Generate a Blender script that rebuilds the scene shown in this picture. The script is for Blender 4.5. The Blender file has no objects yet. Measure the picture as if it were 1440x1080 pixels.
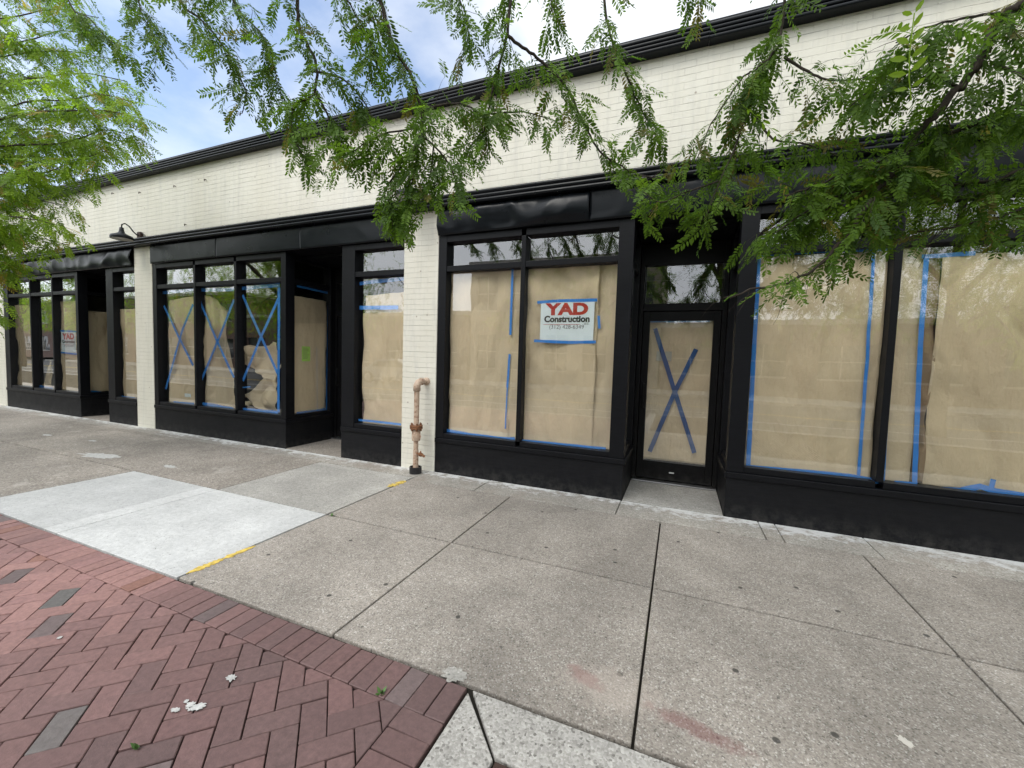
import bpy, bmesh, math, random
import numpy as np
from mathutils import Vector, Matrix, noise
random.seed(7); rng = np.random.default_rng(7)
C = bpy.context.scene.collection
scene = bpy.context.scene
R = math.radians

# ------------------------------------------------------------------ survey of the place (camera solved from the facade)
F_PX, YAW, PITCH, ROLL, DIST, EYE = 578.6172, .3857, -.0595, .0314, 4.5668, 1.5
cy, sy = math.cos(YAW), math.sin(YAW); cp, sp = math.cos(PITCH), math.sin(PITCH); cr, sr = math.cos(ROLL), math.sin(ROLL)
FW = np.array([-sy*cp, cy*cp, sp]); RT0 = np.array([cy, sy, 0]); UP0 = np.cross(RT0, FW)
RT = cr*RT0 + sr*UP0; UP = -sr*RT0 + cr*UP0
EYEP = np.array([0, -DIST, EYE])
def ray(x, y): return FW + RT*(x-720)/F_PX + UP*(540-y)/F_PX
def fac(x, y, Y=0.0):
    d = ray(x, y); p = EYEP + d*(Y-EYEP[1])/d[1]; return (float(p[0]), float(p[2]))
def gnd(x, y, z=0.0):
    d = ray(x, y); p = EYEP + d*(z-EYEP[2])/d[2]; return (float(p[0]), float(p[1]))
def sid(x, y, X):
    d = ray(x, y); p = EYEP + d*(X-EYEP[0])/d[0]; return (float(p[1]), float(p[2]))
def at(x, y, t): return EYEP + ray(x, y)*t
def shot(p):
    d = np.asarray(p) - EYEP; w = d @ FW
    if w < .05: return None
    return 720 + F_PX*(d @ RT)/w, 540 - F_PX*(d @ UP)/w

# ------------------------------------------------------------------ materials
class NT:
    def __init__(s, name):
        s.m = bpy.data.materials.new(name); s.m.use_nodes = True; s.t = s.m.node_tree; s.t.nodes.clear()
        s.out = s.n('ShaderNodeOutputMaterial'); s._co = None
    def n(s, typ, **kw):
        d = s.t.nodes.new(typ)
        for k, v in kw.items(): setattr(d, k, v)
        return d
    def l(s, a, b): s.t.links.new(a, b)
    def setin(s, node, key, v):
        if v is None: return
        if hasattr(v, 'is_output') or isinstance(v, bpy.types.NodeSocket): s.l(v, node.inputs[key])
        else:
            if isinstance(v, tuple) and len(v) == 3 and node.inputs[key].type == 'RGBA': v = v + (1,)
            node.inputs[key].default_value = v
    def co(s):
        if s._co is None: s._co = s.n('ShaderNodeTexCoord').outputs['Object']
        return s._co
    def mapping(s, scale=(1,1,1), rot=(0,0,0), loc=(0,0,0), co=None):
        m = s.n('ShaderNodeMapping'); s.l(co or s.co(), m.inputs['Vector'])
        m.inputs['Scale'].default_value = scale; m.inputs['Rotation'].default_value = rot; m.inputs['Location'].default_value = loc
        return m.outputs[0]
    def noise(s, scale, detail=4, rough=.55, co=None, dist=0):
        d = s.n('ShaderNodeTexNoise'); s.l(co or s.co(), d.inputs['Vector'])
        d.inputs['Scale'].default_value = scale; d.inputs['Detail'].default_value = detail
        d.inputs['Roughness'].default_value = rough; d.inputs['Distortion'].default_value = dist
        return d.outputs['Fac']
    def voro(s, scale, out='Distance', feature='F1', co=None):
        d = s.n('ShaderNodeTexVoronoi', feature=feature); s.l(co or s.co(), d.inputs['Vector']); d.inputs['Scale'].default_value = scale
        return d.outputs[out]
    def ramp(s, fac, stops, interp='LINEAR'):
        d = s.n('ShaderNodeValToRGB'); s.l(fac, d.inputs[0]); cr_ = d.color_ramp; cr_.interpolation = interp
        while len(cr_.elements) < len(stops): cr_.elements.new(.5)
        for e, (p, c) in zip(cr_.elements, stops):
            e.position = p; e.color = (c, c, c, 1) if not isinstance(c, tuple) else c + (1,)
        return d.outputs[0]
    def mix(s, f, a, b, mode='MIX'):
        d = s.n('ShaderNodeMix', data_type='RGBA', blend_type=mode)
        s.setin(d, 0, f); s.setin(d, 6, a); s.setin(d, 7, b); return d.outputs[2]
    def math(s, op, a, b=None, c=None, clamp=False):
        d = s.n('ShaderNodeMath', operation=op, use_clamp=clamp)
        s.setin(d, 0, a); s.setin(d, 1, b); s.setin(d, 2, c); return d.outputs[0]
    def sep(s, v=None):
        d = s.n('ShaderNodeSeparateXYZ'); s.l(v or s.co(), d.inputs[0]); return d.outputs
    def comb(s, x, y, z):
        d = s.n('ShaderNodeCombineXYZ'); s.setin(d, 0, x); s.setin(d, 1, y); s.setin(d, 2, z); return d.outputs[0]
    def bump(s, h, strength=.3, dist=.01, normal=None):
        d = s.n('ShaderNodeBump'); s.l(h, d.inputs['Height']); d.inputs['Strength'].default_value = strength
        d.inputs['Distance'].default_value = dist
        if normal: s.l(normal, d.inputs['Normal'])
        return d.outputs[0]
    def bsdf(s, col, rough=.6, spec=.5, metal=0., normal=None, **kw):
        b = s.n('ShaderNodeBsdfPrincipled'); s.setin(b, 'Base Color', col); s.setin(b, 'Roughness', rough)
        s.setin(b, 'Specular IOR Level', spec); s.setin(b, 'Metallic', metal)
        if normal is not None: s.l(normal, b.inputs['Normal'])
        for k, v in kw.items(): s.setin(b, k, v)
        s.l(b.outputs[0], s.out.inputs[0]); return b

def mat_simple(name, col, rough=.6, spec=.5, metal=0., var=.15, vscale=6, bump=.1, bscale=60):
    t = NT(name); f = t.ramp(t.noise(vscale, 5), [(.3, 1-var), (.7, 1+var)])
    c = t.mix(1., col, f, 'MULTIPLY')
    t.bsdf(c, rough, spec, metal, t.bump(t.noise(bscale, 3), bump, .004)); return t.m

def mat_brick():
    t = NT('cream_painted_brick')
    o = t.sep(); zz = t.math('ADD', o[2], t.math('MULTIPLY', t.noise(1.7, 3), .02)); zz = t.math('ADD', zz, t.math('MULTIPLY', t.noise(9, 2), .006)); xx = t.math('ADD', o[0], o[1])
    v = t.comb(xx, zz, 0.)
    b = t.n('ShaderNodeTexBrick'); t.l(v, b.inputs['Vector'])
    for k, x in (('Scale', 1.), ('Mortar Size', .004), ('Mortar Smooth', .3), ('Brick Width', .212), ('Row Height', .0685)): b.inputs[k].default_value = x
    b.inputs['Color1'].default_value = (1,1,1,1); b.inputs['Color2'].default_value = (.7,.7,.7,1); b.inputs['Mortar'].default_value = (0,0,0,1)
    row = t.math('FRACT', t.math('DIVIDE', zz, .0685))
    line = t.ramp(row, [(.0, 1.), (.045, .0), (.955, 0.), (1., 1.)])
    dash = t.ramp(t.noise(1., 5, .6, t.mapping((2.4, 2.4, 13))), [(.47, 0.), (.60, 1.)])
    line = t.math('MULTIPLY', line, dash)
    vert = t.math('MULTIPLY', b.outputs['Fac'], t.math('ADD', .10, t.math('MULTIPLY', t.ramp(t.noise(3.1, 4), [(.5, 0.), (.66, 1.)]), .28)))
    col = t.mix(t.ramp(t.noise(.9, 6, .6, t.mapping((1.4, 1, .55))), [(.36, 0.), (.7, 1.)]), (.665, .636, .545), (.735, .712, .632))
    col = t.mix(t.ramp(t.noise(3.5, 6, .7, t.mapping((2.6, 1, .25))), [(.50, 0.), (.74, .5)]), col, (.50, .49, .45))
    col = t.mix(t.ramp(t.noise(6, 5, .7, t.mapping((1., 1, 1.6))), [(.62, 0.), (.72, .5)]), col, (.78, .77, .73))
    col = t.mix(vert, col, (.45, .43, .38)); col = t.mix(t.math('MULTIPLY', line, .5), col, (.25, .235, .21))
    vo = t.n('ShaderNodeTexVoronoi', voronoi_dimensions='2D'); t.l(v, vo.inputs[0]); vo.inputs['Scale'].default_value = 1.6
    col = t.mix(t.ramp(vo.outputs['Distance'], [(.012, .7), (.022, 0.)]), col, (.28, .22, .17))
    h = t.math('ADD', t.math('MULTIPLY', b.outputs['Fac'], -1.), t.math('MULTIPLY', t.noise(55, 4), .5))
    h = t.math('ADD', h, t.math('MULTIPLY', b.outputs['Color'], .5)); h = t.math('ADD', h, t.math('MULTIPLY', line, -1.2))
    t.bsdf(col, .6, .3, 0., t.bump(h, .6, .005)); return t.m

def mat_black(name, col=(.0125, .0128, .0145), rough=.42, b=.12):
    t = NT(name)
    st = t.noise(7, 6, .65, t.mapping((.5, .5, 5)))
    c = t.mix(t.ramp(st, [(.3, 0.), (.75, 1.)]), tuple(x*.8 for x in col), tuple(x*1.45 for x in col))
    c = t.mix(t.ramp(t.noise(14, 5, .7), [(.66, 0.), (.76, .2)]), c, (.03, .03, .032))
    o = t.sep(); dirt = t.math('MULTIPLY', t.ramp(o[2], [(.0, 1.), (.16, .12), (.5, .0)]), t.ramp(t.noise(11, 6, .7), [(.4, 0.), (.68, 1.)]))
    c = t.mix(t.math('MULTIPLY', dirt, .55), c, (.07, .066, .06))
    c = t.mix(t.ramp(t.noise(1., 6, .75, t.mapping((3, 3, 26))), [(.66, 0.), (.72, .5)]), c, (.022, .023, .026))
    r = t.math('ADD', t.math('MULTIPLY', t.noise(5, 4), .25), rough-.12)
    t.bsdf(c, r, .17, 0., t.bump(t.math('ADD', t.noise(90, 3), t.math('MULTIPLY', st, 1.2)), b, .004)); return t.m

def mat_glass():
    t = NT('window_glass')
    tr = t.n('ShaderNodeBsdfTransparent'); tr.inputs[0].default_value = (.965, .98, .97, 1)
    gl = t.n('ShaderNodeBsdfAnisotropic'); gl.inputs['Roughness'].default_value = .0; gl.inputs['Color'].default_value = (1, 1, 1, 1)
    bm_ = t.bump(t.noise(1.7, 2), .045, .02); t.l(bm_, gl.inputs['Normal'])
    fr = t.n('ShaderNodeFresnel'); fr.inputs[0].default_value = 1.52
    ge = t.n('ShaderNodeNewGeometry')
    f = t.math('MULTIPLY', t.math('MULTIPLY', fr.outputs[0], 3.6), t.math('SUBTRACT', 1., ge.outputs['Backfacing']), clamp=True)
    mx = t.n('ShaderNodeMixShader'); t.l(f, mx.inputs[0]); t.l(tr.outputs[0], mx.inputs[1]); t.l(gl.outputs[0], mx.inputs[2])
    t.l(mx.outputs[0], t.out.inputs[0]); return t.m

def mat_paper(name, col, dark=1.):
    t = NT(name)
    c = t.mix(t.ramp(t.noise(1.6, 5, .6), [(.3, 0.), (.7, 1.)]), tuple(x*.9 for x in col), tuple(min(1, x*1.08) for x in col))
    fib = t.noise(120, 3, .6, t.mapping((1, 1, .12)))
    c = t.mix(t.ramp(fib, [(.3, .1), (.7, 0.)]), c, (.30, .21, .12))
    h = t.math('ADD', t.math('MULTIPLY', t.voro(3.2, 'Distance', 'DISTANCE_TO_EDGE', t.mapping((1, 1, .45))), -.55), t.math('MULTIPLY', t.noise(9, 5, .6, t.mapping((1, 1, .5))), .8))
    b = t.bsdf(c, .72, .3, 0., t.bump(h, .8, .04))
    tl = t.n('ShaderNodeBsdfTranslucent'); t.l(c, tl.inputs[0])
    mx = t.n('ShaderNodeMixShader'); mx.inputs[0].default_value = .12
    t.l(b.outputs[0], mx.inputs[1]); t.l(tl.outputs[0], mx.inputs[2]); t.l(mx.outputs[0], t.out.inputs[0])
    return t.m

def agg(t, c0, c1, chips, scale=95., stain=.2):
    """exposed aggregate / broom concrete colour and height"""
    v = t.n('ShaderNodeTexVoronoi'); t.l(t.co(), v.inputs[0]); v.inputs['Scale'].default_value = scale
    sc = t.n('ShaderNodeSeparateColor'); t.l(v.outputs['Color'], sc.inputs[0])
    c = t.mix(sc.outputs[0], c0, c1)
    w = t.ramp(sc.outputs[1], [(1-chips, 0.), (1-chips+.02, 1.)], 'LINEAR')
    c = t.mix(t.math('MULTIPLY', w, .5), c, (.58, .56, .52))
    k = t.ramp(sc.outputs[2], [(1-chips*.8, 0.), (1-chips*.8+.02, 1.)])
    c = t.mix(t.math('MULTIPLY', k, .6), c, (.10, .09, .08))
    m = t.ramp(t.noise(.75, 7, .62), [(.3, 1-stain), (.72, 1+stain*.7)])
    c = t.mix(1., c, m, 'MULTIPLY')
    o = t.sep(); cell = t.comb(t.math('FLOOR', t.math('DIVIDE', t.math('ADD', o[0], .096), 1.552)), t.math('FLOOR', t.math('DIVIDE', t.math('ADD', o[1], .45), 1.255)), 0.)
    wn_ = t.n('ShaderNodeTexWhiteNoise'); t.l(cell, wn_.inputs[0]); c = t.mix(1., c, t.ramp(wn_.outputs['Value'], [(0., .90), (1., 1.10)]), 'MULTIPLY')
    m3 = t.ramp(t.noise(2.6, 6, .65), [(.35, .9), (.7, 1.1)]); c = t.mix(1., c, m3, 'MULTIPLY')
    m2 = t.ramp(t.noise(24, 5, .7), [(.3, .86), (.7, 1.12)]); c = t.mix(1., c, m2, 'MULTIPLY')
    return c, t.math('ADD', t.math('MULTIPLY', v.outputs['Distance'], -1.), t.noise(40, 4))
def gum(t, c, scale=1.15, thr=.018, f=.8):
    jit = t.math('MULTIPLY', t.noise(30, 2), .012)
    vo = t.n('ShaderNodeTexVoronoi', voronoi_dimensions='2D'); t.l(t.co(), vo.inputs[0]); vo.inputs['Scale'].default_value = scale
    d = t.math('ADD', vo.outputs['Distance'], jit)
    return t.mix(t.math('MULTIPLY', t.ramp(d, [(thr+.004, 1.), (thr+.008, 0.)]), f), c, (.035, .033, .03))
def blot(t, c, cx, cyy, rx, ry, ang, col, f):
    v = t.mapping((1, 1, 0), (0, 0, -ang))
    m = t.n('ShaderNodeVectorMath', operation='SUBTRACT'); t.l(t.co(), m.inputs[0]); m.inputs[1].default_value = (cx, cyy, 0)
    q = t.sep(t.mapping((1, 1, 0), (0, 0, -ang), co=m.outputs[0]))
    a = t.math('POWER', t.math('ABSOLUTE', t.math('DIVIDE', q[0], rx)), 2.); b = t.math('POWER', t.math('ABSOLUTE', t.math('DIVIDE', q[1], ry)), 2.)
    d = t.math('ADD', t.math('SQRT', t.math('ADD', a, b)), t.math('MULTIPLY', t.math('SUBTRACT', t.noise(16, 7, .8), .5), 2.4))
    return t.mix(t.math('MULTIPLY', t.ramp(d, [(.5, 1.), (1.05, 0.)]), f), c, col)

def mat_sidewalk():
    t = NT('exposed_aggregate_concrete'); c, h = agg(t, (.228, .202, .174), (.35, .315, .277), .10, 150, .32)
    c = gum(t, c, 1.5, .022, .85); c = gum(t, c, 3.1, .02, .6)
    c = blot(t, c, -.34, -2.68, .11, .055, -.4, (.17, .065, .065), .6)
    c = blot(t, c, .13, -2.765, .23, .05, -.22, (.17, .07, .068), .55)
    c = blot(t, c, -.2, -2.7, .28, .16, 0, (.42, .36, .31), .35)
    t.bsdf(c, .85, .3, 0., t.bump(h, .5, .003)); return t.m
def mat_pale():
    t = NT('fresh_pale_concrete'); c, h = agg(t, (.42, .42, .412), (.49, .49, .48), .03, 160, .12)
    st = t.ramp(t.noise(3.2, 3, .5, t.mapping((.8, 7, 1), (0, 0, .15))), [(.66, 0.), (.72, .35)])
    c = t.mix(st, c, (.36, .37, .38)); c = gum(t, c, 1.7, .008, .6)
    t.bsdf(c, .8, .3, 0., t.bump(h, .25, .002)); return t.m
def mat_mid():
    t = NT('worn_grey_concrete'); c, h = agg(t, (.29, .275, .25), (.40, .385, .355), .05, 120, .14)
    c = t.mix(t.ramp(t.noise(5, 6, .7), [(.6, 0.), (.7, .4)]), c, (.5, .49, .46)); c = gum(t, c, 1.6, .01, .6)
    t.bsdf(c, .85, .3, 0., t.bump(h, .3, .002)); return t.m
def mat_old():
    t = NT('old_brown_stained_concrete'); c, h = agg(t, (.20, .175, .15), (.34, .305, .265), .06, 90, .26)
    c = t.mix(t.ramp(t.noise(2.2, 7, .7), [(.60, 0.), (.66, .5)]), c, (.40, .37, .33)); c = gum(t, c, 1.5, .014, .6)
    t.bsdf(c, .85, .3, 0., t.bump(h, .4, .003)); return t.m
def mat_edge():
    t = NT('paint_splashed_concrete'); c, h = agg(t, (.24, .22, .19), (.40, .375, .335), .06, 110, .25)
    c = t.mix(t.ramp(t.noise(3, 6, .7), [(.5, 0.), (.7, .6)]), c, (.19, .145, .115))
    o = t.sep(); near = t.math('MULTIPLY_ADD', o[1], .85, .17)
    w = t.math('ADD', t.math('MULTIPLY_ADD', t.noise(1.4, 3), .4, t.math('ADD', t.noise(8, 8, .75, t.mapping((1, 1.4, 1))), -.2)), near)
    c = t.mix(t.ramp(w, [(.53, 0.), (.65, .74)]), c, (.66, .66, .655))
    t.bsdf(c, .75, .35, 0., t.bump(h, .35, .003)); return t.m
def mat_band():
    t = NT('light_aggregate_concrete'); c, h = agg(t, (.30, .285, .26), (.47, .45, .42), .10, 110, .12); c = gum(t, c, 3, .012)
    t.bsdf(c, .85, .3, 0., t.bump(h, .4, .003)); return t.m
def mat_paver():
    t = NT('clay_paver')
    a = t.n('ShaderNodeAttribute', attribute_name='tint'); n_ = t.noise(38, 6, .7)
    c = t.mix(1., a.outputs['Color'], t.ramp(n_, [(.25, .66), (.75, 1.26)]), 'MULTIPLY')
    c = t.mix(t.ramp(t.noise(1.1, 5, .6), [(.42, 0.), (.7, .4)]), c, (.10, .062, .062))
    c = t.mix(t.ramp(t.noise(70, 3, .8), [(.7, 0.), (.76, .4)]), c, (.33, .26, .25))
    t.bsdf(c, .66, .4, 0., t.bump(t.math('ADD', n_, t.noise(160, 3)), .4, .003)); return t.m
def mat_sand():
    t = NT('joint_sand'); c = t.mix(t.ramp(t.noise(45, 5, .8), [(.62, 0.), (.72, 1.)]), (.018, .016, .013), (.28, .25, .22))
    c = t.mix(t.ramp(t.noise(3, 4, .7), [(.6, 0.), (.7, .7)]), c, (.035, .05, .015)); t.bsdf(c, .95, .1); return t.m
def mat_bark():
    t = NT('tree_bark'); c = t.mix(t.noise(22, 6, .7, t.mapping((1, 1, .3))), (.020, .016, .013), (.065, .050, .038))
    t.bsdf(c, .85, .25, 0., t.bump(t.noise(40, 5, .7, t.mapping((1, 1, .3))), .8, .01)); return t.m
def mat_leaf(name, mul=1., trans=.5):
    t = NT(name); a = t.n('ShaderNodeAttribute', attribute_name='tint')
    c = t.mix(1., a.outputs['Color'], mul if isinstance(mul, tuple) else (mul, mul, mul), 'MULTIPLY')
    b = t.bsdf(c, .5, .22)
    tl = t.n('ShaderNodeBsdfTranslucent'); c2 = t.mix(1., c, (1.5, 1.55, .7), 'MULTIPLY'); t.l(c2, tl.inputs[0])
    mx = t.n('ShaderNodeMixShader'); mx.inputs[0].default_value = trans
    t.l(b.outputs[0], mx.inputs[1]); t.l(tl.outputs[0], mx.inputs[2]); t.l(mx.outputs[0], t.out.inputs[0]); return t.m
def mat_rusty_pipe():
    t = NT('beige_painted_pipe'); r = t.noise(18, 6, .7)
    c = t.mix(t.ramp(r, [(.50, 0.), (.66, 1.)]), (.50, .375, .28), (.19, .08, .04)); t.bsdf(c, .55, .4, 0., t.bump(r, .3, .004)); return t.m
def mat_tape():
    t = NT('blue_painters_tape'); c = t.mix(t.noise(16, 4), (.03, .20, .62), (.06, .30, .76))
    t.bsdf(c, .6, .35, 0., t.bump(t.noise(60, 3), .2, .002)); return t.m
def mat_asphalt():
    t = NT('road_asphalt'); c, h = agg(t, (.045, .045, .047), (.08, .08, .08), .05, 60, .2); t.bsdf(c, .85, .3, 0., t.bump(h, .4, .004)); return t.m
def mat_far_brick(name, a, b):
    t = NT(name); o = t.sep(); v = t.comb(t.math('ADD', o[0], o[1]), o[2], 0.)
    k = t.n('ShaderNodeTexBrick'); t.l(v, k.inputs['Vector'])
    for q, x in (('Scale', 1.), ('Mortar Size', .008), ('Brick Width', .22), ('Row Height', .075)): k.inputs[q].default_value = x
    k.inputs['Color1'].default_value = a+(1,); k.inputs['Color2'].default_value = b+(1,); k.inputs['Mortar'].default_value = (.3, .28, .25, 1)
    c = t.mix(t.ramp(t.noise(1.2, 5), [(.3, .0), (.8, .3)]), k.outputs['Color'], (.12, .1, .09)); t.bsdf(c, .8, .3); return t.m

M = dict(
    brick=mat_brick(), black=mat_black('black_painted_wood', (.0052, .0055, .0070)), riser=mat_black('black_painted_board', (.0062, .0064, .0078), .55, .3),
    metal=mat_black('black_sheet_metal', (.006, .0075, .0095), .3, .05), dark=mat_simple('dark_interior', (.02, .019, .018), .9, .2),
    alu=mat_black('black_aluminium', (.0045, .0045, .005), .4, .04), glass=mat_glass(),
    paper=mat_paper('kraft_paper', (.80, .64, .455)), paper_d=mat_paper('brown_kraft_paper', (.36, .25, .16)),
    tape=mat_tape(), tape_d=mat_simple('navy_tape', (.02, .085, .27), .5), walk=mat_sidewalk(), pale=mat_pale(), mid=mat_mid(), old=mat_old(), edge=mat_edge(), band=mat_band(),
    paver=mat_paver(), sand=mat_sand(), bark=mat_bark(), leaf=mat_leaf('locust_leaf'), leaf_sunlit=mat_leaf('locust_leaf_sunlit', (2.15, 1.85, 1.4), .5),  # second leaf material: sunlight on the left tree put into a raised, yellower colour
    pipe=mat_rusty_pipe(), rust=mat_simple('rusty_brass', (.23, .105, .05), .5, .5, .4, .4, 40, .3), asphalt=mat_asphalt(),
    white=mat_simple('white_sign_board', (.80, .85, .89), .35, .5, 0, .02), red=mat_simple('red_print', (.52, .035, .022), .4), ink=mat_simple('black_print', (.012, .012, .014), .4),
    grey=mat_simple('grey_print', (.13, .13, .14), .4), green=mat_simple('green_notice_paper', (.42, .80, .10), .6, .3, 0, .05),
    yellow=mat_simple('yellow_marking_paint', (.50, .36, .085), .8, .2, 0, .5, 26), splash=mat_simple('white_paint_splash', (.41, .405, .39), .6, .3, 0, .25, 40),
    lampin=mat_simple('lamp_inside_enamel', (.55, .55, .52), .4), iron=mat_simple('rusty_iron', (.05, .03, .024), .7, .4, .3, .3, 20, .4),
    steel=mat_simple('brushed_steel', (.45, .45, .45), .35, .5, .9), downl=mat_simple('white_lamp_trim', (.6, .6, .6), .5),
    roof=mat_simple('grey_roofing', (.10, .10, .10), .9), farbrick=mat_far_brick('red_brown_brick', (.20, .10, .07), (.15, .075, .055)),
    farpale=mat_far_brick('pale_brick', (.42, .35, .27), (.36, .30, .23)), stone=mat_simple('limestone_trim', (.5, .47, .42), .8),
    carpaint=mat_simple('dark_blue_car_paint', (.03, .04, .07), .2, .6, 0, .02, 3, 0), carpaint2=mat_simple('silver_car_paint', (.42, .43, .44), .25, .6, .4, .02, 3, 0),
    tyre=mat_simple('tyre_rubber', (.02, .02, .02), .8), lens=mat_simple('lamp_lens', (.6, .6, .6), .15, .6), farglass=mat_simple('far_window_glass', (.03, .035, .04), .06, .8, 0, .02, 2, 0),
    weed=mat_simple('weed_leaf', (.06, .13, .025), .6), linep=mat_simple('white_road_paint', (.6, .6, .57), .7),
)

# ------------------------------------------------------------------ mesh helpers
class MB:
    def __init__(s): s.v = []; s.f = []
    def add(s, vs, fs):
        b = len(s.v); s.v += [tuple(map(float, p)) for p in vs]; s.f += [tuple(b+i for i in f) for f in fs]; return s
    def box(s, x0, x1, y0, y1, z0, z1):
        x0, x1 = sorted((x0, x1)); y0, y1 = sorted((y0, y1)); z0, z1 = sorted((z0, z1))
        return s.add([(x0,y0,z0),(x1,y0,z0),(x1,y1,z0),(x0,y1,z0),(x0,y0,z1),(x1,y0,z1),(x1,y1,z1),(x0,y1,z1)],
              [(0,3,2,1),(4,5,6,7),(0,1,5,4),(1,2,6,5),(2,3,7,6),(3,0,4,7)])
    def tube(s, pts, rad, n=8, caps=True):
        pts = [np.array(p, float) for p in pts]
        if not hasattr(rad, '__len__'): rad = [rad]*len(pts)
        ref = None; vs = []; fs = []
        for i, p in enumerate(pts):
            d = pts[min(i+1, len(pts)-1)] - pts[max(i-1, 0)]; d = d/(np.linalg.norm(d)+1e-9)
            if ref is None: ref = np.array([0, 0, 1.]) if abs(d[2]) < .9 else np.array([1., 0, 0])
            a = np.cross(d, ref); a /= np.linalg.norm(a)+1e-9; b = np.cross(a, d); ref = b
            for k in range(n):
                th = 2*math.pi*k/n; vs.append(p + rad[i]*(math.cos(th)*a + math.sin(th)*b))
        for i in range(len(pts)-1):
            for k in range(n):
                fs.append((i*n+k, i*n+(k+1) % n, (i+1)*n+(k+1) % n, (i+1)*n+k))
        if caps: fs.append(tuple(range(n))[::1]); fs.append(tuple((len(pts)-1)*n+k for k in range(n))[::-1])
        return s.add(vs, fs)
    def prism(s, poly, axis, a, b):
        """extrude a 2D polygon along axis ('x','y','z') from a to b"""
        def P(u, v, w): return {'x': (w, u, v), 'y': (u, w, v), 'z': (u, v, w)}[axis]
        n = len(poly); vs = [P(u, v, a) for u, v in poly] + [P(u, v, b) for u, v in poly]
        fs = [tuple(range(n)), tuple(range(2*n-1, n-1, -1))] + [(i, i+n, (i+1) % n+n, (i+1) % n) for i in range(n)]
        return s.add(vs, fs)
    def lathe(s, prof, cx, cyy, cz=0, n=20):
        vs = []; fs = []
        for r, z in prof:
            for k in range(n): vs.append((cx + r*math.cos(2*math.pi*k/n), cyy + r*math.sin(2*math.pi*k/n), cz+z))
        for i in range(len(prof)-1):
            for k in range(n): fs.append((i*n+k, i*n+(k+1) % n, (i+1)*n+(k+1) % n, (i+1)*n+k))
        return s.add(vs, fs)
    def build(s, name, mat, parent=None, smooth=False, bevel=0., fixn=True):
        me = bpy.data.meshes.new(name); me.from_pydata(s.v, [], s.f); me.materials.append(mat)
        if fixn:
            bm = bmesh.new(); bm.from_mesh(me); bmesh.ops.recalc_face_normals(bm, faces=bm.faces); bm.to_mesh(me); bm.free()
        if smooth: me.shade_smooth()
        o = bpy.data.objects.new(name, me); C.objects.link(o)
        if parent is not None: hang(o, parent)
        if bevel:
            m = o.modifiers.new('Bevel', 'BEVEL'); m.width = bevel; m.segments = 2; m.limit_method = 'ANGLE'; m.angle_limit = R(50)
        return o
WORLD = {}
def hang(o, parent):
    o.parent = parent; o.matrix_parent_inverse = Matrix.Translation(-parent.location)
def tag(o, label=None, cat=None, group=None, kind=None):
    for k, v in (('label', label), ('category', cat), ('group', group), ('kind', kind)):
        if v: o[k] = v
    return o
def empty(name, loc, label, cat, group=None):
    o = bpy.data.objects.new(name, None); o.location = loc; o.empty_display_size = .2; C.objects.link(o); return tag(o, label, cat, group)
def struct(mb, name, mat, **kw): return tag(mb.build(name, mat, **kw), kind='structure')

# ------------------------------------------------------------------ ground
J = lambda k: -.096 + 1.552*k
struct(MB().box(-400, 400, -400, 400, -.6, -.30), 'ground', M['asphalt'])
struct(MB().box(-60, 60, -16.2, -6.72, -.29, -.13), 'road', M['asphalt'])
struct(MB().box(-60, 60, -6.7, -6.55, -.29, .0), 'kerb', M['band'], bevel=.015)
struct(MB().box(-60, 60, -16.37, -16.22, -.29, .0), 'kerb', M['band'], bevel=.015)
struct(MB().box(-60, 60, -20.0, -16.39, -.29, -.005), 'far_sidewalk', M['mid'])
for y in (-11.3, -11.5): struct(MB().box(-60, 60, y-.05, y+.05, -.126, -.122), 'road_marking', M['yellow'])
struct(MB().box(-60, 60, -9.15, -9.05, -.126, -.122), 'road_marking', M['linep'])
struct(MB().box(-60, 60, -6.54, 1.6, -.28, -.022), 'paving_bed', M['sand'])
G_ = .006
def slab(name, cells, mat, g=G_, bev=.006):
    mb = MB()
    for x0, x1, y0, y1 in cells: mb.box(x0+g, x1-g, y0+g*1.5, y1-g*1.5, -.10, 0)
    return struct(mb, name, mat, bevel=bev)
Y1, Y2, Y3 = -.45, -1.71, -2.955
walk = [(max(J(k-2), -2.985), J(k-1), a, b) for k in range(0, 7) for a, b in ((Y2, Y1), (Y3, Y2))]
slab('sidewalk', walk, M['walk'])
slab('pale_sidewalk_panel', [(-6.09, -4.55, Y3, Y2), (-4.55, -2.993, Y3, Y2)], M['pale'], .0035, .003)
slab('grey_sidewalk_panel', [(-4.55, -2.993, Y2, -.34)], M['mid'], .005)
slab('stained_sidewalk', [(-4.55-1.55, -4.55, Y2, -.30), (-9.6, -6.09, Y2, -.30), (-14, -9.6, Y2, -.30), (-30, -14, Y2, -.30), (-9.0, -6.09, Y3, Y2), (-14, -9.0, Y3, Y2), (-30, -14, Y3, Y2)], M['old'])
edge = [(x0, x1, Y1, -.002) for x0, x1 in ((-2.985, -2.1), (-2.1, -.52), (.78, .92), (.92, 1.6), (1.6, 3.2), (3.2, 5.))] + [(-.52, .78, Y1, -.002)]
edge += [(x0, x1, -.33, -.002) for x0, x1 in ((-30, -15), (-15, -11.6), (-11.6, -9.), (-9., -6.5), (-6.5, -4.5), (-4.5, -2.985))]
slab('sidewalk_edge_strip', edge, M['edge'], .004)
for x0, x1 in ((-11.63, -10.58), (-5.63, -4.5), (-.515, .483)):
    struct(MB().box(x0+.004, x1-.004, .004, 1.05, -.10, .006), 'entry_floor', M['old'] if x0 < -1 else M['mid'], bevel=.004)
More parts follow.
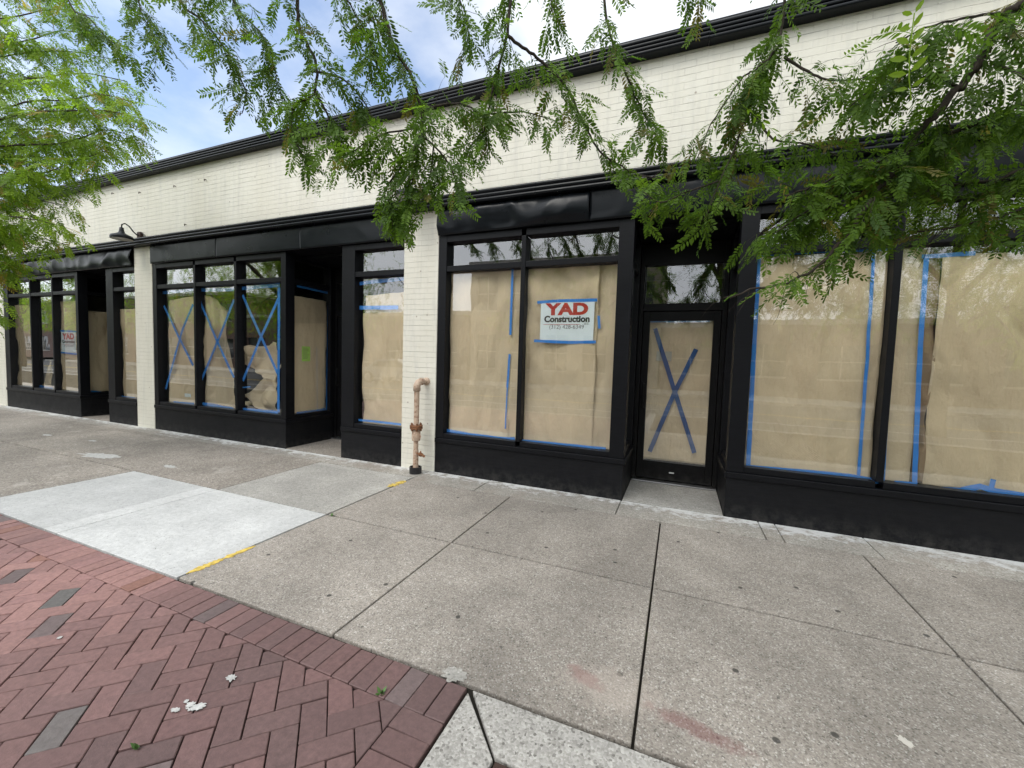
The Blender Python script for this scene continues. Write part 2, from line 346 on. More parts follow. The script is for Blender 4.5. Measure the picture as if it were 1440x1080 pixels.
# light band round the tree pit
bx = -.815
mb = MB(); z0, z1 = -.10, 0
mb.prism([(bx+.006, -6.5), (-.575, -6.5), (-.575, -3.225), (bx+.006, -2.985)], 'z', z0, z1)
mb.prism([(bx+.02, -2.967), (-.57, -3.215), (6, -3.215), (6, -2.967)], 'z', z0, z1)
struct(mb, 'pit_border', M['band'], bevel=.006)

# brick paving: soldier courses and herringbone
mb = MB(); tints = []
def brick_tint(x):
    r = random.random(); f = min(1, max(0, (-1.9-x)/1.6))
    if r < .012: c = (.135, .125, .118)
    elif r < .04: c = (.27, .135, .105)
    elif r < .09: c = (.150, .112, .108)
    else:
        u = random.random(); a0 = (.128+.045*u, .080+.016*u, .076+.014*u); b0 = (.26+.05*u, .142+.03*u, .132+.02*u)
        c = tuple(p*(1-f)+q*f for p, q in zip(a0, b0))
    k = random.uniform(.80, 1.0); return (c[0]*k, c[1]*k, c[2]*k, 1)
def clip_poly(poly, axis, lim):
    out = []
    for p, q in zip(poly, poly[1:]+poly[:1]):
        a, b = p[axis] <= lim, q[axis] <= lim
        if a: out.append(p)
        if a != b:
            t = (lim-p[axis])/(q[axis]-p[axis]); out.append((p[0]+(q[0]-p[0])*t, p[1]+(q[1]-p[1])*t))
    return out
def put_brick(cx, cyy, L, W, ang, clip=None):
    dz = random.gauss(0, .0010); a = ang + random.gauss(0, .006); g = random.uniform(.0016, .0032); h = .0032
    ca, sa = math.cos(a), math.sin(a); lx, ly = L/2-g, W/2-g
    poly = [(cx + u*ca - v*sa, cyy + u*sa + v*ca) for u, v in ((-lx+.003,-ly),(lx-.003,-ly),(lx,-ly+.003),(lx,ly-.003),(lx-.003,ly),(-lx+.003,ly),(-lx,ly-.003),(-lx,-ly+.003))]
    if clip: poly = clip_poly(poly, 0, clip[0]); poly = clip_poly(poly, 1, clip[1]) if poly else poly
    n = len(poly)
    if n < 3: return
    mx_, my_ = sum(p[0] for p in poly)/n, sum(p[1] for p in poly)/n
    ext = max(math.hypot(p[0]-mx_, p[1]-my_) for p in poly)
    if ext < .018: return
    gx, gy = random.gauss(0, .010), random.gauss(0, .010)
    def Z(p): return dz + gx*(p[0]-mx_) + gy*(p[1]-my_)
    def inset(p):
        d = math.hypot(p[0]-mx_, p[1]-my_)+1e-6; k = max(0, 1-h*1.3/d); return (mx_+(p[0]-mx_)*k, my_+(p[1]-my_)*k)
    top = [(*inset(p), Z(p)) for p in poly]; mid = [(*p, Z(p)-h) for p in poly]; bot = [(*p, -.06) for p in poly]
    mb.add(top+mid+bot, [tuple(range(n))] + [(n+i, n+(i+1) % n, (i+1) % n, i) for i in range(n)] + [(2*n+i, 2*n+(i+1) % n, n+(i+1) % n, n+i) for i in range(n)])
    tints.extend([brick_tint(cx)]*(2*n+1))
w = .1022; L = .2045
BY = -2.965; IX = bx-.006
x = IX - w/2 - .0
while x > -9.5:
    put_brick(x - .0, BY - L/2, L, w, math.pi/2); x -= w
y = BY - L - w/2
while y > -6.4:
    put_brick(IX - L/2, y, L, w, 0); y -= w
cx_, cy_ = IX - L - .003, BY - L - .003
s2 = math.sqrt(.5)
for i in range(-140, 141):
    for j in range(-140, 141):
        # classic herringbone on a square lattice of side w, then turned 45 degrees
        if (i - j) % 4 == 0: u, v, hor = (i+1)*w, (j+.5)*w, True
        elif (i - j) % 4 == 3: u, v, hor = (i+.5)*w, (j+1)*w, False
        else: continue
        X = -1.5 + s2*(u - v); Y = -3.55 + s2*(u + v)
        if X < -9.5 or Y < -6.4: continue
        if X > cx_+.03 or Y > cy_+.03: continue
        put_brick(X, Y, L, w, math.pi/4 if hor else math.pi*3/4, (cx_, cy_))
pv = struct(mb, 'brick_paving', M['paver'], fixn=False)
ca = pv.data.color_attributes.new('tint', 'FLOAT_COLOR', 'CORNER')
arr = np.zeros((len(pv.data.loops), 4), np.float32)
k = 0
tot = np.empty(len(pv.data.polygons), np.int32); pv.data.polygons.foreach_get('loop_total', tot)
arr = np.repeat(np.array(tints, np.float32), tot, axis=0); ca.data.foreach_set('color', arr.ravel())

def splat(name, pts, mat, z=.003, jag=.25, n=40):
    """thin ragged patch of paint lying on the paving; pts: list of (x, y, radius)"""
    for (x, y, r, *e) in pts:
        ex = e[0] if e else 1.; an = e[1] if len(e) > 1 else 0.
        poly = []
        for k in range(n):
            th = 2*math.pi*k/n; q = r*(1 + jag*noise.noise((3*math.cos(th)+x*9, 3*math.sin(th)+y*9, 3.1))*2 + jag*.5*random.uniform(-1, 1))
            u, v = q*math.cos(th)*ex, q*math.sin(th)/ex**.3
            poly.append((x + u*math.cos(an) - v*math.sin(an), y + u*math.sin(an) + v*math.cos(an)))
        struct(MB().prism(poly, 'z', z-.002, z), name, mat)
def stroke(name, p0, p1, w, mat, z=.003):
    n = 30; a = np.array(p0); b = np.array(p1); d = (b-a)/np.linalg.norm(b-a); q = np.array([-d[1], d[0]])
    l1 = []; l2 = []
    for k in range(n+1):
        t = k/n; c = a + (b-a)*t; h = w/2*(.75 + .5*noise.noise((t*7, a[0], 1.))+random.uniform(-.4, .3))*min(1, .25+5*t, .25+5*(1-t))
        l1.append(tuple(c + q*h)); l2.append(tuple(c - q*h*(.8+.4*random.random())))
    struct(MB().prism(l1 + l2[::-1], 'z', z-.002, z), name, mat)
stroke('yellow_marking', (-2.985, -2.90), (-2.965, -2.43), .075, M['yellow'])
stroke('yellow_marking', (-3.02, -.80), (-2.99, -.52), .10, M['yellow'])
splat('paint_splash', [(*gnd(140, 641), .13, 2.4, .1), (*gnd(238, 656), .05, 2.2, 0), (*gnd(66, 612), .05, 2, 0), (*gnd(130, 620), .04, 2, 0)], M['splash'])
splat('paint_splash', [(*gnd(325, 955), .018, 1.2), (*gnd(268, 993), .016, 1.2), (*gnd(277, 996), .02, 1.6, .7), (*gnd(262, 988), .009), (*gnd(247, 1000), .012, 1.5, .3), (*gnd(84, 898), .01)], M['splash'], .007)
splat('paint_splash', [(*gnd(640, 949), .045, 1.3)], M['mid'])
splat('leaf_litter', [(*gnd(1273, 1043), .02, 1.5, 2.2)], M['stone'])
# a scatter of small gum spots modelled by the slab materials; a few weeds in the joints
def weed(px, n=9, h=.03):
    x, y = gnd(*px); m = MB()
    for k in range(n):
        a = random.uniform(0, 6.28); l = h*random.uniform(.6, 1.4); e = random.uniform(.3, 1.2)
        d = np.array([math.cos(a)*math.cos(e), math.sin(a)*math.cos(e), math.sin(e)])*l; s_ = np.array([-math.sin(a), math.cos(a), 0])*l*.22
        p = np.array([x, y, -.006])
        m.add([p, p+d*.5+s_, p+d, p+d*.5-s_], [(0, 1, 2, 3)])
    return m
for i, (px, lb) in enumerate([((466, 726), 'tiny green weed at the corner joint of the pale concrete panel'), ((536, 975), 'tiny green weed between border bricks near the tree pit'), ((195, 1052), 'small weed sprouting between herringbone bricks')]):
    tag(weed(px).build('weed', M['weed'], fixn=False), lb, 'weed', 'weeds in the paving joints')
gr = empty('tree_grate', (.6, -4, 0), 'rusty brown iron tree grate set in the pale concrete border', 'tree grate')
mb = MB()
mb.box(-.565, -.50, -6.4, -3.225, -.05, -.004); mb.box(-.50, 2.4, -3.29, -3.225, -.05, -.004)
mb.build('grate_rim', M['iron'], gr, bevel=.004)
mb = MB(); x = -.47
while x < 2.4: mb.box(x, x+.03, -6.4, -3.30, -.05, -.012); x += .055
mb.build('grate_bars', M['iron'], gr)

# ------------------------------------------------------------------ the shop building
B = empty('shop_building', (-5, 4, 0), 'one storey cream painted brick shop row with black storefronts under renovation', 'building')
XA, XB = -20., 9.
GY = .09          # glass line
TOPF = 3.36       # underside of the string course
mb = MB(); mb.box(XA, XB, 0, .32, TOPF+.04, 4.66); mb.build('parapet_wall', M['brick'], B)
def roll_trim(z0, z1, proj, n, name, seams):
    """stack of half round rolls, in lengths that butt at seams"""
    h = (z1-z0)/n; 
    mb = MB()
    xs = [XA]+seams+[XB]
    for a, b in zip(xs[:-1], xs[1:]):
        dz = random.uniform(-.003, .003)
        prof = [(-.001, z1+dz)]
        for i in range(n-1, -1, -1):
            c = z0 + h*(i+.5) + dz
            for k in range(7):
                th = math.pi/2 - math.pi*k/6
                prof.append((-(proj - h*.42) - math.cos(th)*h*.42, c + math.sin(th)*h*.46))
        prof.append((-.001, z0+dz))
        mb.prism(prof[::-1], 'x', a+.0015, b-.0015)
    o = mb.build(name, M['metal'], B)
    return o
roll_trim(4.60, 4.755, .11, 4, 'cornice', [-15.2, -12.1, -9.05, -6., -2.95, .1, 3.15])
roll_trim(TOPF, 3.505, .105, 3, 'string_course', [-14.2, -11.3, -8.35, -5.4, -3.7, -1.6, 1.5, 4.5])
MB().box(XA, XB, -.06, .34, 4.757, 4.80).build('coping', M['metal'], B, bevel=.006)
MB().box(XA, XB, .32, 12, 4.2, 4.35).build('roof', M['roof'], B)
mb = MB()
mb.box(XA, XA+.2, .33, 12, 0, 4.19); mb.box(XB-.2, XB, .33, 12, 0, 4.19); mb.box(XA+.2, XB-.2, 11.8, 12, 0, 4.19)
mb.build('outer_wall', M['brick'], B)
mb = MB(); mb.box(XA+.2, XB-.2, 5.0, 5.1, .01, 3.3); mb.box(XA+.2, XB-.2, .33, 5.0, 3.31, 3.36)
mb.build('interior_wall', M['dark'], B)
MB().box(XA+.2, XB-.2, 1.1, 5, -.1, .012).build('interior_floor', M['dark'], B)
for x0, x1 in ((-3.445, -2.918), (-9.58, -9.03), (-20, -14.97)):
    MB().box(x0, x1, -.006, .34, -.05, TOPF-.002).build('pier', M['brick'], B, bevel=.006)

def window(name, x0, x1, posts, mulls, ret=None, bars=True, extra=()):
    """shop window between x0 and x1: posts = [(a,b)] full height, mulls = x of left edge, ret = (x, y1, side) return pane"""
    fr = MB()
    zb, zt0, zt1, ztop, zh = .455, 2.585, 2.655, 2.95, 3.03
    edges = sorted(posts + [(m, m+.055) for m in mulls])
    for a, b in posts: fr.box(a, b, 0.0, .16, zb, zh)
    for m in mulls: fr.box(m, m+.055, .004, .14, zb+.06, ztop)
    spans = []; 
    for (a, b), (c, d) in zip(edges[:-1], edges[1:]): spans.append((b, c))
    if edges[-1][1] < x1-.05: spans.append((edges[-1][1], x1))
    if edges[0][0] > x0+.05: spans.insert(0, (x0, edges[0][0]))
    sx0, sx1 = spans[0][0], spans[-1][1]
    # rails run between the posts
    runs = []
    cur = [sx0]
    for a, b in spans:
        fr.box(a, b, .008, .138, zb, zb+.06); fr.box(a, b, .008, .138, zt0, zt1); fr.box(a, b, .002, .142, ztop, zh)
    gl = MB()
    for a, b in spans:
        gl.box(a-.004, b+.004, GY, GY+.006, zb+.05, zt0+.01); gl.box(a-.004, b+.004, GY, GY+.006, zt1-.01, ztop+.01)
    if ret:
        X, yy, sgn = ret     # return wall lies on plane X, from the corner post to yy
        a, b = (X-.16, X) if sgn > 0 else (X, X+.16)
        fr.box(a, b, yy-.07, yy, zb, zh)
        for z, zz, e in ((zb, zb+.06, .02), (zt0, zt1, .02), (ztop, zh, .01)): fr.box(X-(.13 if sgn > 0 else -e), X-(e if sgn > 0 else -.13), .161, yy-.071, z, zz)
        g = X-sgn*.06
        gl.box(g-.003, g+.003, .155, yy-.065, zb+.05, zt0+.01); gl.box(g-.003, g+.003, .155, yy-.065, zt1-.01, ztop+.01)
    o = fr.build(name, M['black'], B, bevel=.004)
    gl.build('pane', M['glass'], o)
    # sill and stall riser
    si = MB(); ri = MB(); p = .018
    si.box(x0, x1 + (p if ret and ret[2] > 0 else 0), -p, .17, .395, .453)
    ri.box(x0, x1-.003, .0, .165, -.05, .394)
    if ret:
        X, yy, sgn = ret
        if sgn > 0: si.box(X-.165, X+p, .171, yy, .395, .453); ri.box(X-.165, X-.003, .166, yy-.003, -.05, .394)
        else: si.box(X-p, X+.165, .171, yy, .395, .453); ri.box(X+.003, X+.165, .166, yy-.003, -.05, .394)
        if sgn < 0: si.box(X-p, X, -p, .17, .395, .453)
    si.build('sill', M['black'], o, bevel=.005); ri.build('stall_riser', M['riser'], o, bevel=.006)
    return o
YR = .94
W1 = window('shop_window', -14.965, -11.63, [(-14.965, -14.74), (-11.73, -11.63)], [-13.72, -12.73], (-11.63, YR, 1))
W1b = window('shop_window', -10.57, -9.585, [(-10.57, -10.33)], [])
W2 = window('shop_window', -9.025, -5.63, [(-9.025, -8.91), (-5.735, -5.63)], [-7.86, -6.81], (-5.63, YR, 1))
W2b = window('shop_window', -4.515, -3.45, [(-4.515, -4.285)], [])
W3 = window('shop_window', -2.913, -.515, [(-2.913, -2.80), (-.675, -.515)], [-1.79], (-.515, .88, 1))
W4 = window('shop_window', .483, 6.2, [(.483, .635), (6.05, 6.2)], [1.665, 2.95, 4.3], (.483, .88, -1))

# fascia panels
def sheet_panel(x0, x1, z0, z1, amp, name, seed, y=-.03, nx=90, nz=12):
    vs = []; fs = []
    for j in range(nz+1):
        for i in range(nx+1):
            X = x0 + (x1-x0)*i/nx; Z = z0 + (z1-z0)*j/nz; e = min(1, j/2.5, (nz-j)/2)
            r = 1-abs(noise.noise((X*2.1+seed, Z*2.4+X*.9, seed)))*2
            d = amp*(noise.noise((X*1.6+seed, Z*3.2, 1.7))*.9 + .8*max(0, r-.35))*e
            vs.append((X, y - min(.02, .5*amp)*math.sin(math.pi*j/nz) - d, Z))
    for j in range(nz):
        for i in range(nx): a = j*(nx+1)+i; fs.append((a, a+1, a+nx+2, a+nx+1))
    m = MB().add(vs, fs); o = m.build(name, M['metal'], B, smooth=True)
    k = o.modifiers.new('Thickness', 'SOLIDIFY'); k.thickness = .004; k.offset = 0
    return o
ff = [(-14.965, -9.585, .05, 'fascia', 3.1), (-9.025, -7.2, .004, 'fascia', 4.4), (-7.195, -5.3, .005, 'fascia', 5.2), (-5.295, -3.45, .008, 'fascia', 6.), (-2.913, -1.0, .05, 'fascia', 8.8), (-.995, 2.0, .02, 'fascia', 9.3), (2.005, 6.2, .02, 'fascia', 1.2)]
for a, b, amp, nm, sd in ff: sheet_panel(a, b, 3.032, TOPF-.003, amp, nm, sd)
mb = MB()
for a, b in ((-14.965, -9.585), (-9.025, -3.45), (-2.913, 6.2)): mb.box(a, b, .02, .3, 3.034, TOPF-.004)
mb.build('lintel', M['black'], B)
# recesses
for x0, x1, yd in ((-11.63, -10.57, .96), (-5.63, -4.515, .96), (-.515, .483, .90)):
    MB().box(x0-.0, x1+.0, .302, 1.3, 2.99, 3.03).build('recess_ceiling', M['black'], B)
    if x0 < -1:      # plain inner side wall on the right
        MB().box(x1, x1+.12, .165, 1.3, -.05, 2.985).build('recess_wall', M['black'], B)
for a, b, c in ((-.685, -.515, .885), (.483, .65, .885), (-5.80, -5.63, .945), (-11.80, -11.63, .945)):
    MB().box(a, b, c, 1.3, 0, 2.985).build('recess_return', M['black'], B)
def door(x0, x1, yd, hinge, paper=True):
    f = MB(); z0 = .03
    f.box(x0, x0+.05, yd, yd+.1, z0, 2.98); f.box(x1-.05, x1, yd, yd+.1, z0, 2.98)
    f.box(x0+.05, x1-.05, yd, yd+.1, 2.16, 2.25); f.box(x0+.05, x1-.05, yd, yd+.1, 2.72, 2.98)
    gx0, gx1 = x0+.135, x1-.135
    f.box(x0+.056, gx0, yd+.02, yd+.065, z0+.012, 2.155); f.box(gx1, x1-.056, yd+.02, yd+.065, z0+.012, 2.155)
    f.box(gx0, gx1, yd+.021, yd+.064, z0+.012, .265); f.box(gx0, gx1, yd+.021, yd+.064, 2.04, 2.155)
    d = f.build('shop_door', M['alu'], B, bevel=.003)
    g = MB(); g.box(gx0-.003, gx1+.003, yd+.04, yd+.046, .26, 2.045); g.box(x0+.046, x1-.046, yd+.04, yd+.046, 2.245, 2.725)
    g.build('pane', M['glass'], d)
    hx = x0+.098 if hinge == 'r' else x1-.098
    h = MB(); h.tube([(hx, yd+.02, .95), (hx, yd-.03, .955), (hx, yd-.045, .985), (hx, yd-.045, 1.215), (hx, yd-.03, 1.245), (hx, yd+.02, 1.25)], .011, 8)
    h.box(hx-.022, hx+.022, yd+.008, yd+.02, .93, 1.27)
    h.build('handle', M['alu'], d, smooth=False)
    MB().box(x0+.005, x1-.005, yd-.07, yd+.1, .008, .024).build('threshold', M['steel'], d, bevel=.003)
    return d, (gx0, gx1, yd)
D3, g3 = door(-.513, .481, .90, 'r')
MB().box(-.06, .0, .905, .918, .135, .150).build('door_badge', M['downl'], D3, bevel=.002)
D2, g2 = door(-5.628, -4.517, .96, 'r'); D1, g1 = door(-11.628, -10.572, .96, 'r')
MB().lathe([(.0, 0), (.055, 0), (.065, .01), (.065, .02)], -5.02, .62, 2.968, 20).build('downlight', M['downl'], B)
# anchors left in the wall by an old sign
for px in ((160, 272), (198, 271), (247, 262), (290, 253), (262, 316)):
    x, z = fac(*px); MB().tube([(x, .0, z), (x, -.03, z), (x+.012, -.035, z-.03)], .007, 6).build('wall_anchor', M['iron'], B)

# ------------------------------------------------------------------ lamps on the wall
def barn_lamp(x, label):
    y = -.30; o = empty('barn_lamp', (x, 0, 3.5), label, 'wall lamp', 'black gooseneck barn lamps on the wall')
    sh = MB(); cz = 3.42
    sh.lathe([(.16, 0), (.163, .03), (.15, .06), (.09, .085), (.05, .11), (.035, .15), (.03, .2), (.012, .21)], x, y, cz, 28)
    s_ = sh.build('lamp_shade', M['metal'], o, smooth=True)
    MB().lathe([(.158, .002), (.155, .03), (.12, .06), (.04, .09), (.0, .092)], x, y, cz, 28).build('shade_lining', M['lampin'], s_, smooth=True)
    MB().tube([(x, y, cz+.2), (x, y+.005, cz+.26), (x, y+.05, cz+.29), (x, y+.11, cz+.26), (x, y+.17, cz+.18), (x, y+.22, cz+.14), (x, -.02, cz+.14)], .011, 8).build('gooseneck_arm', M['metal'], o, smooth=True)
    m = MB(); m.box(x-.055, x+.055, -.055, -.006, cz+.09, cz+.2); m.build('junction_box', M['iron'], o, bevel=.006)
    MB().tube([(x+.05, -.03, cz+.17), (x+.09, -.04, cz+.18), (x+.15, -.03, cz+.13), (x+.17, -.02, cz+.07)], .006, 6).build('cable', M['ink'], o)
barn_lamp(-9.32, 'black gooseneck barn lamp above the far left white pier, clear of leaves')
barn_lamp(-3.18, 'black gooseneck barn lamp above the pipe pier, half hidden behind leaves')

# ------------------------------------------------------------------ standpipe
px_, py_ = -3.085, -.18
P_ = empty('standpipe', (px_, py_, 0), 'beige rusty standpipe with flange and valves on the white pier', 'pipe')
m = MB(); m.tube([(px_, py_, -.02), (px_, py_, .30)], .036, 16); m.tube([(px_, py_, .30), (px_, py_, .42)], .031, 16)
m.tube([(px_, py_, .62), (px_, py_, 1.07)], .034, 16); m.build('pipe', M['pipe'], P_, smooth=False)
m = MB(); m.tube([(px_, py_, 1.06), (px_, py_, 1.13), (px_+.006, py_+.02, 1.165), (px_+.012, py_+.055, 1.18), (px_+.016, py_+.09, 1.18)], [.046, .046, .047, .046, .046], 16)
m.tube([(px_+.016, py_+.08, 1.18), (px_+.03, .005, 1.18)], .033, 14); m.tube([(px_+.028, -.03, 1.18), (px_+.03, .004, 1.18)], .05, 14); m.build('elbow', M['pipe'], P_, smooth=True)
fl = MB(); fl.tube([(px_, py_, .575), (px_, py_, .598)], .082, 20); fl.tube([(px_, py_, .602), (px_, py_, .625)], .082, 20)
f_ = fl.build('flange', M['rust'], P_, bevel=.003)
m = MB()
for k in range(6):
    a = k*math.pi/3+.2; X, Y = px_+.064*math.cos(a), py_+.064*math.sin(a); m.tube([(X, Y, .55), (X, Y, .65)], .011, 6)
m.build('bolt', M['rust'], f_)
m = MB(); m.lathe([(.032, .42), (.05, .425), (.054, .45), (.054, .55), (.045, .57), (.03, .577)], px_, py_, 0, 18)
d = np.array([.66, -.75, 0]); c0 = np.array([px_, py_, .495])
m.tube([c0+d*.03, c0+d*.1], .034, 14); vb = m.build('valve_body', M['pipe'], P_, smooth=False)
m = MB(); m.tube([c0+d*.095, c0+d*.118], .05, 18); m.tube([c0+d*.118, c0+d*.135], .028, 6); m.build('valve_cap', M['pipe'], vb)
c1 = np.array([px_, py_, .265]); d = np.array([.9, -.43, 0]); d /= np.linalg.norm(d)
m = MB(); m.tube([c1+d*.03, c1+d*.11], .013, 10); m.tube([c1+d*.10, c1+d*.135], .026, 12); m.tube([c1+d*.135, c1+d*.165], .02, 8); m.tube([c1+d*.165, c1+d*.2, c1+d*.205-np.array([0, 0, .02])], .015, 8)
m.tube([c1+d*.12+np.array([0, 0, .0]), c1+d*.12+np.array([0, 0, .045])], .008, 6)
m.build('spigot', M['rust'], P_)
m = MB(); m.lathe([(.078, 0), (.078, .085), (.066, .085), (.066, .012), (.03, .01)], px_, py_, .001, 20); m.build('base_collar', M['ink'], P_)

# ------------------------------------------------------------------ kraft paper, tape, signs
def quadsheet(name, fx, mat, nx, nz, parent=None, thick=.0012):
    vs = []; fs = []
    for j in range(nz+1):
        for i in range(nx+1): vs.append(fx(i/nx, j/nz))
    for j in range(nz):
        for i in range(nx): a = j*(nx+1)+i; fs.append((a, a+1, a+nx+2, a+nx+1))
    o = MB().add(vs, fs).build(name, mat, parent, smooth=True, fixn=False)
    k = o.modifiers.new('Thickness', 'SOLIDIFY'); k.thickness = thick; k.offset = 0
    return o
def wrinkle(x, z, seed, amp):
    a = noise.noise((x*1.7+seed, z*.9, seed*1.3)); r = abs(noise.noise((x*3.1+seed*2, z*1.3+x*.8, seed))); r2 = abs(noise.noise((x*5+z*2, z*2.6-x*1.4, seed+4)))
    c = noise.noise((x*9, z*2.2, seed+9))
    return 3.2*amp*(.55*a + .9*(.25-r) + .4*(.2-r2) + .22*c)
PY = GY + .030
def flat_paper(x0, x1, z0, z1, label, seed, amp=.02, mat='paper', top=0., y=PY, group='kraft paper sheets behind the shop windows', edge=.006):
    def fx(u, v):
        x = x0 + (x1-x0)*u; zt = z1 + top*(u-.5) + edge*noise.noise((u*6, seed, 2)); z = z0 + (zt-z0)*v
        x += edge*1.2*noise.noise((v*5, seed, u*2))
        return (x, y + max(-.018, wrinkle(x, z, seed, amp)), z)
    o = quadsheet('paper_sheet', fx, M[mat], 44, 70)
    return tag(o, label, 'paper', group)
def side_paper(X, y0, y1, z0, z1, label, seed, amp=.02):
    def fx(u, v):
        y = y0 + (y1-y0)*u; z = z0 + (z1-z0)*v + .006*noise.noise((u*6, seed, 0)); return (X - max(-.012, wrinkle(y, z, seed, amp)) - .0, y, z)
    o = quadsheet('paper_sheet', fx, M['paper'], 34, 60)
    return tag(o, label, 'paper', 'kraft paper sheets behind the shop windows')
def tape(px, wd, plane='y', at_=GY+.0085, parent=None, name='tape_strip', mat='tape'):
    """strip of masking tape along picture-surveyed points, pressed on the inside of the glass"""
    pts = [np.array(fac(x, y, at_) if plane == 'y' else sid(x, y, at_)) for x, y in px]
    dense = []
    for a, b in zip(pts[:-1], pts[1:]):
        n = max(2, int(np.linalg.norm(b-a)/.05))
        for k in range(n): dense.append(a + (b-a)*k/n)
    dense.append(pts[-1]); m = MB(); L1 = []; L2 = []
    s = random.random()*50
    for k, p in enumerate(dense):
        d = dense[min(k+1, len(dense)-1)] - dense[max(k-1, 0)]; d = d/(np.linalg.norm(d)+1e-9); q = np.array([-d[1], d[0]])
        h = wd/2*(1 + .10*noise.noise((k*.35+s, 0, 0))); off = q*.004*noise.noise((k*.22+s, 5, 0))
        L1.append(p+q*h+off); L2.append(p-q*h+off)
    n = len(dense); e = .0006; vs = []
    for lst in (L1, L2):
        for k, (u, v) in enumerate(lst):
            w_ = at_ + .0012*noise.noise((k*.3+s, 9, 0))
            vs.append((u, w_, v) if plane == 'y' else (w_, u, v))
    fs = [(k, k+1, n+k+1, n+k) for k in range(n-1)]
    o = m.add(vs, fs).build(name, M[mat], parent, fixn=False)
    k = o.modifiers.new('Thickness', 'SOLIDIFY'); k.thickness = .0008; k.offset = 0
    return o
TC = iter([0])
def tape_thing(px, wd, label, **kw): return tag(tape(px, wd, **kw), label, 'tape', 'strips of blue tape on the windows')
def cross(a, b, wd, label, at_=GY+.0068, mat='tape'):
    c = fac(*a[len(a)//2], at_); o = empty('tape_cross', (c[0], at_, c[1]), label, 'tape', 'crosses of blue tape on the glass')
    tape(a, wd, at_=at_, parent=o, mat=mat); tape(b, wd, at_=at_+.0016, parent=o, mat=mat)

# bay 3 (beside the pipe)
s = flat_paper(-2.79, -1.93, .50, 2.60, 'broad kraft paper sheet behind the pane right of the pipe, no sign on it', 1.1, .016)
tape([(623, 604), (660, 611), (711, 617), (724, 617)], .04, parent=s); tape([(624.5, 596), (623.5, 606)], .03, parent=s)
s = flat_paper(-1.955, -1.70, .50, 2.60, 'narrow kraft paper strip at the right edge of the pane nearest the pipe', 2.7, .012, y=PY+.012)
tape([(720.7, 378), (717.7, 471)], .03, parent=s); tape([(716.5, 498), (713.5, 545)], .028, parent=s); tape([(713.5, 543), (710.5, 603)], .016, parent=s)
s = flat_paper(-1.75, -.885, .50, 2.60, 'wrinkled kraft paper sheet behind the large sign with red lettering', 3.3, .024)
tape([(732.6, 619), (800, 625.5), (835, 629), (852, 630.5)], .028, parent=s); tape([(842, 444), (843, 462)], .028, parent=s)
flat_paper(-.90, -.66, .50, 2.60, 'narrow kraft paper strip right of the large sign, by the door recess', 4.2, .016, y=PY+.014)

def text(body, size, x, z, y, mat, parent, name, bold=0., sx=1., align='CENTER'):
    cu = bpy.data.curves.new(name, 'FONT'); cu.body = body; cu.size = size; cu.align_x = align; cu.offset = bold; cu.extrude = .0004
    cu.resolution_u = 4
    tmp = bpy.data.objects.new('tmp', cu); C.objects.link(tmp); bpy.context.view_layer.update()
    me = bpy.data.meshes.new_from_object(tmp.evaluated_get(bpy.context.evaluated_depsgraph_get()))
    bpy.data.objects.remove(tmp); bpy.data.curves.remove(cu)
    me.transform(Matrix.Translation((x, y, z)) @ Matrix.Rotation(math.pi/2, 4, 'X') @ Matrix.Diagonal((sx, 1, 1, 1)))
    me.materials.clear(); me.materials.append(M[mat]); me.name = name
    o = bpy.data.objects.new(name, me); C.objects.link(o); hang(o, parent); return o
def sign(x0, x1, z0, z1, y, label, tapes):
    m = MB().box(x0, x1, y, y+.003, z0, z1); w_ = x1-x0; h_ = z1-z0; cx = (x0+x1)/2
    o = m.build('construction_sign', M['white']); tag(o, label, 'sign', 'white construction company signs taped in the windows')
    yt = y - .0007
    text('YAD', .172*w_/.61, cx+.004, z0+h_*.65, yt, 'red', o, 'sign_lettering', .009*w_/.61, 1.34)
    text('Construction', .096*w_/.61, cx, z0+h_*.465, yt, 'ink', o, 'sign_lettering', .0042, 1.0)
    text('LLC.', .028*w_/.61, x0+w_*.87, z0+h_*.40, yt, 'ink', o, 'sign_lettering', .0004, 1.1)
    text('(312) 428-6349', .064*w_/.61, cx, z0+h_*.295, yt, 'grey', o, 'sign_lettering', 0., 1.0)
    MB().box(x0+w_*.06, x0+w_*.75, y-.0008, y-.0002, z0+h_*.395, z0+h_*.405).build('sign_rule', M['red'], o)
    for t in tapes: tape(t, .034, at_=y-.0012, parent=o)
    return o
sy_ = GY + .0105
x0, z1 = fac(761, 423, sy_); x1, z0 = fac(834, 479.5, sy_)
sign(x0, x1, z0, z1, sy_, 'larger looking white sign with red YAD lettering, in the window beside the pipe', [[(755.5, 424.8), (800, 422.6), (840, 421.8)], [(751, 479.2), (800, 481.5), (838, 480.8)]])

# bay 4 (right of the door)
s = flat_paper(.645, 1.66, .50, 2.57, 'wide kraft paper sheet in the pane just right of the door, framed in blue tape', 5.5, .017)
for p, w_ in (([(1067, 357), (1064, 422), (1058, 533), (1052, 657)], .04), ([(1066, 359), (1160, 353), (1256, 350)], .03), ([(1258, 352), (1252.5, 478), (1240, 676)], .042),
              ([(1229, 354), (1219, 511), (1207, 672)], .026), ([(1050, 657), (1139, 664), (1194, 669.5), (1239, 677.5)], .046)): tape(p, w_, parent=s)
s = flat_paper(1.745, 1.945, .50, 2.60, 'narrow kraft strip left of the folded brown paper edge, far right pane', 6.1, .01, y=PY+.012)
tape([(1303, 360), (1294, 489), (1290, 583), (1286, 680)], .036, parent=s); tape([(1296, 361), (1372, 356)], .035, parent=s); tape([(1258, 679), (1290, 681)], .04, parent=s)
s = flat_paper(1.93, 2.03, .52, 2.50, 'darker brown folded paper edge standing in the far right pane', 6.9, .05, 'paper_d', y=PY+.02, edge=.03)
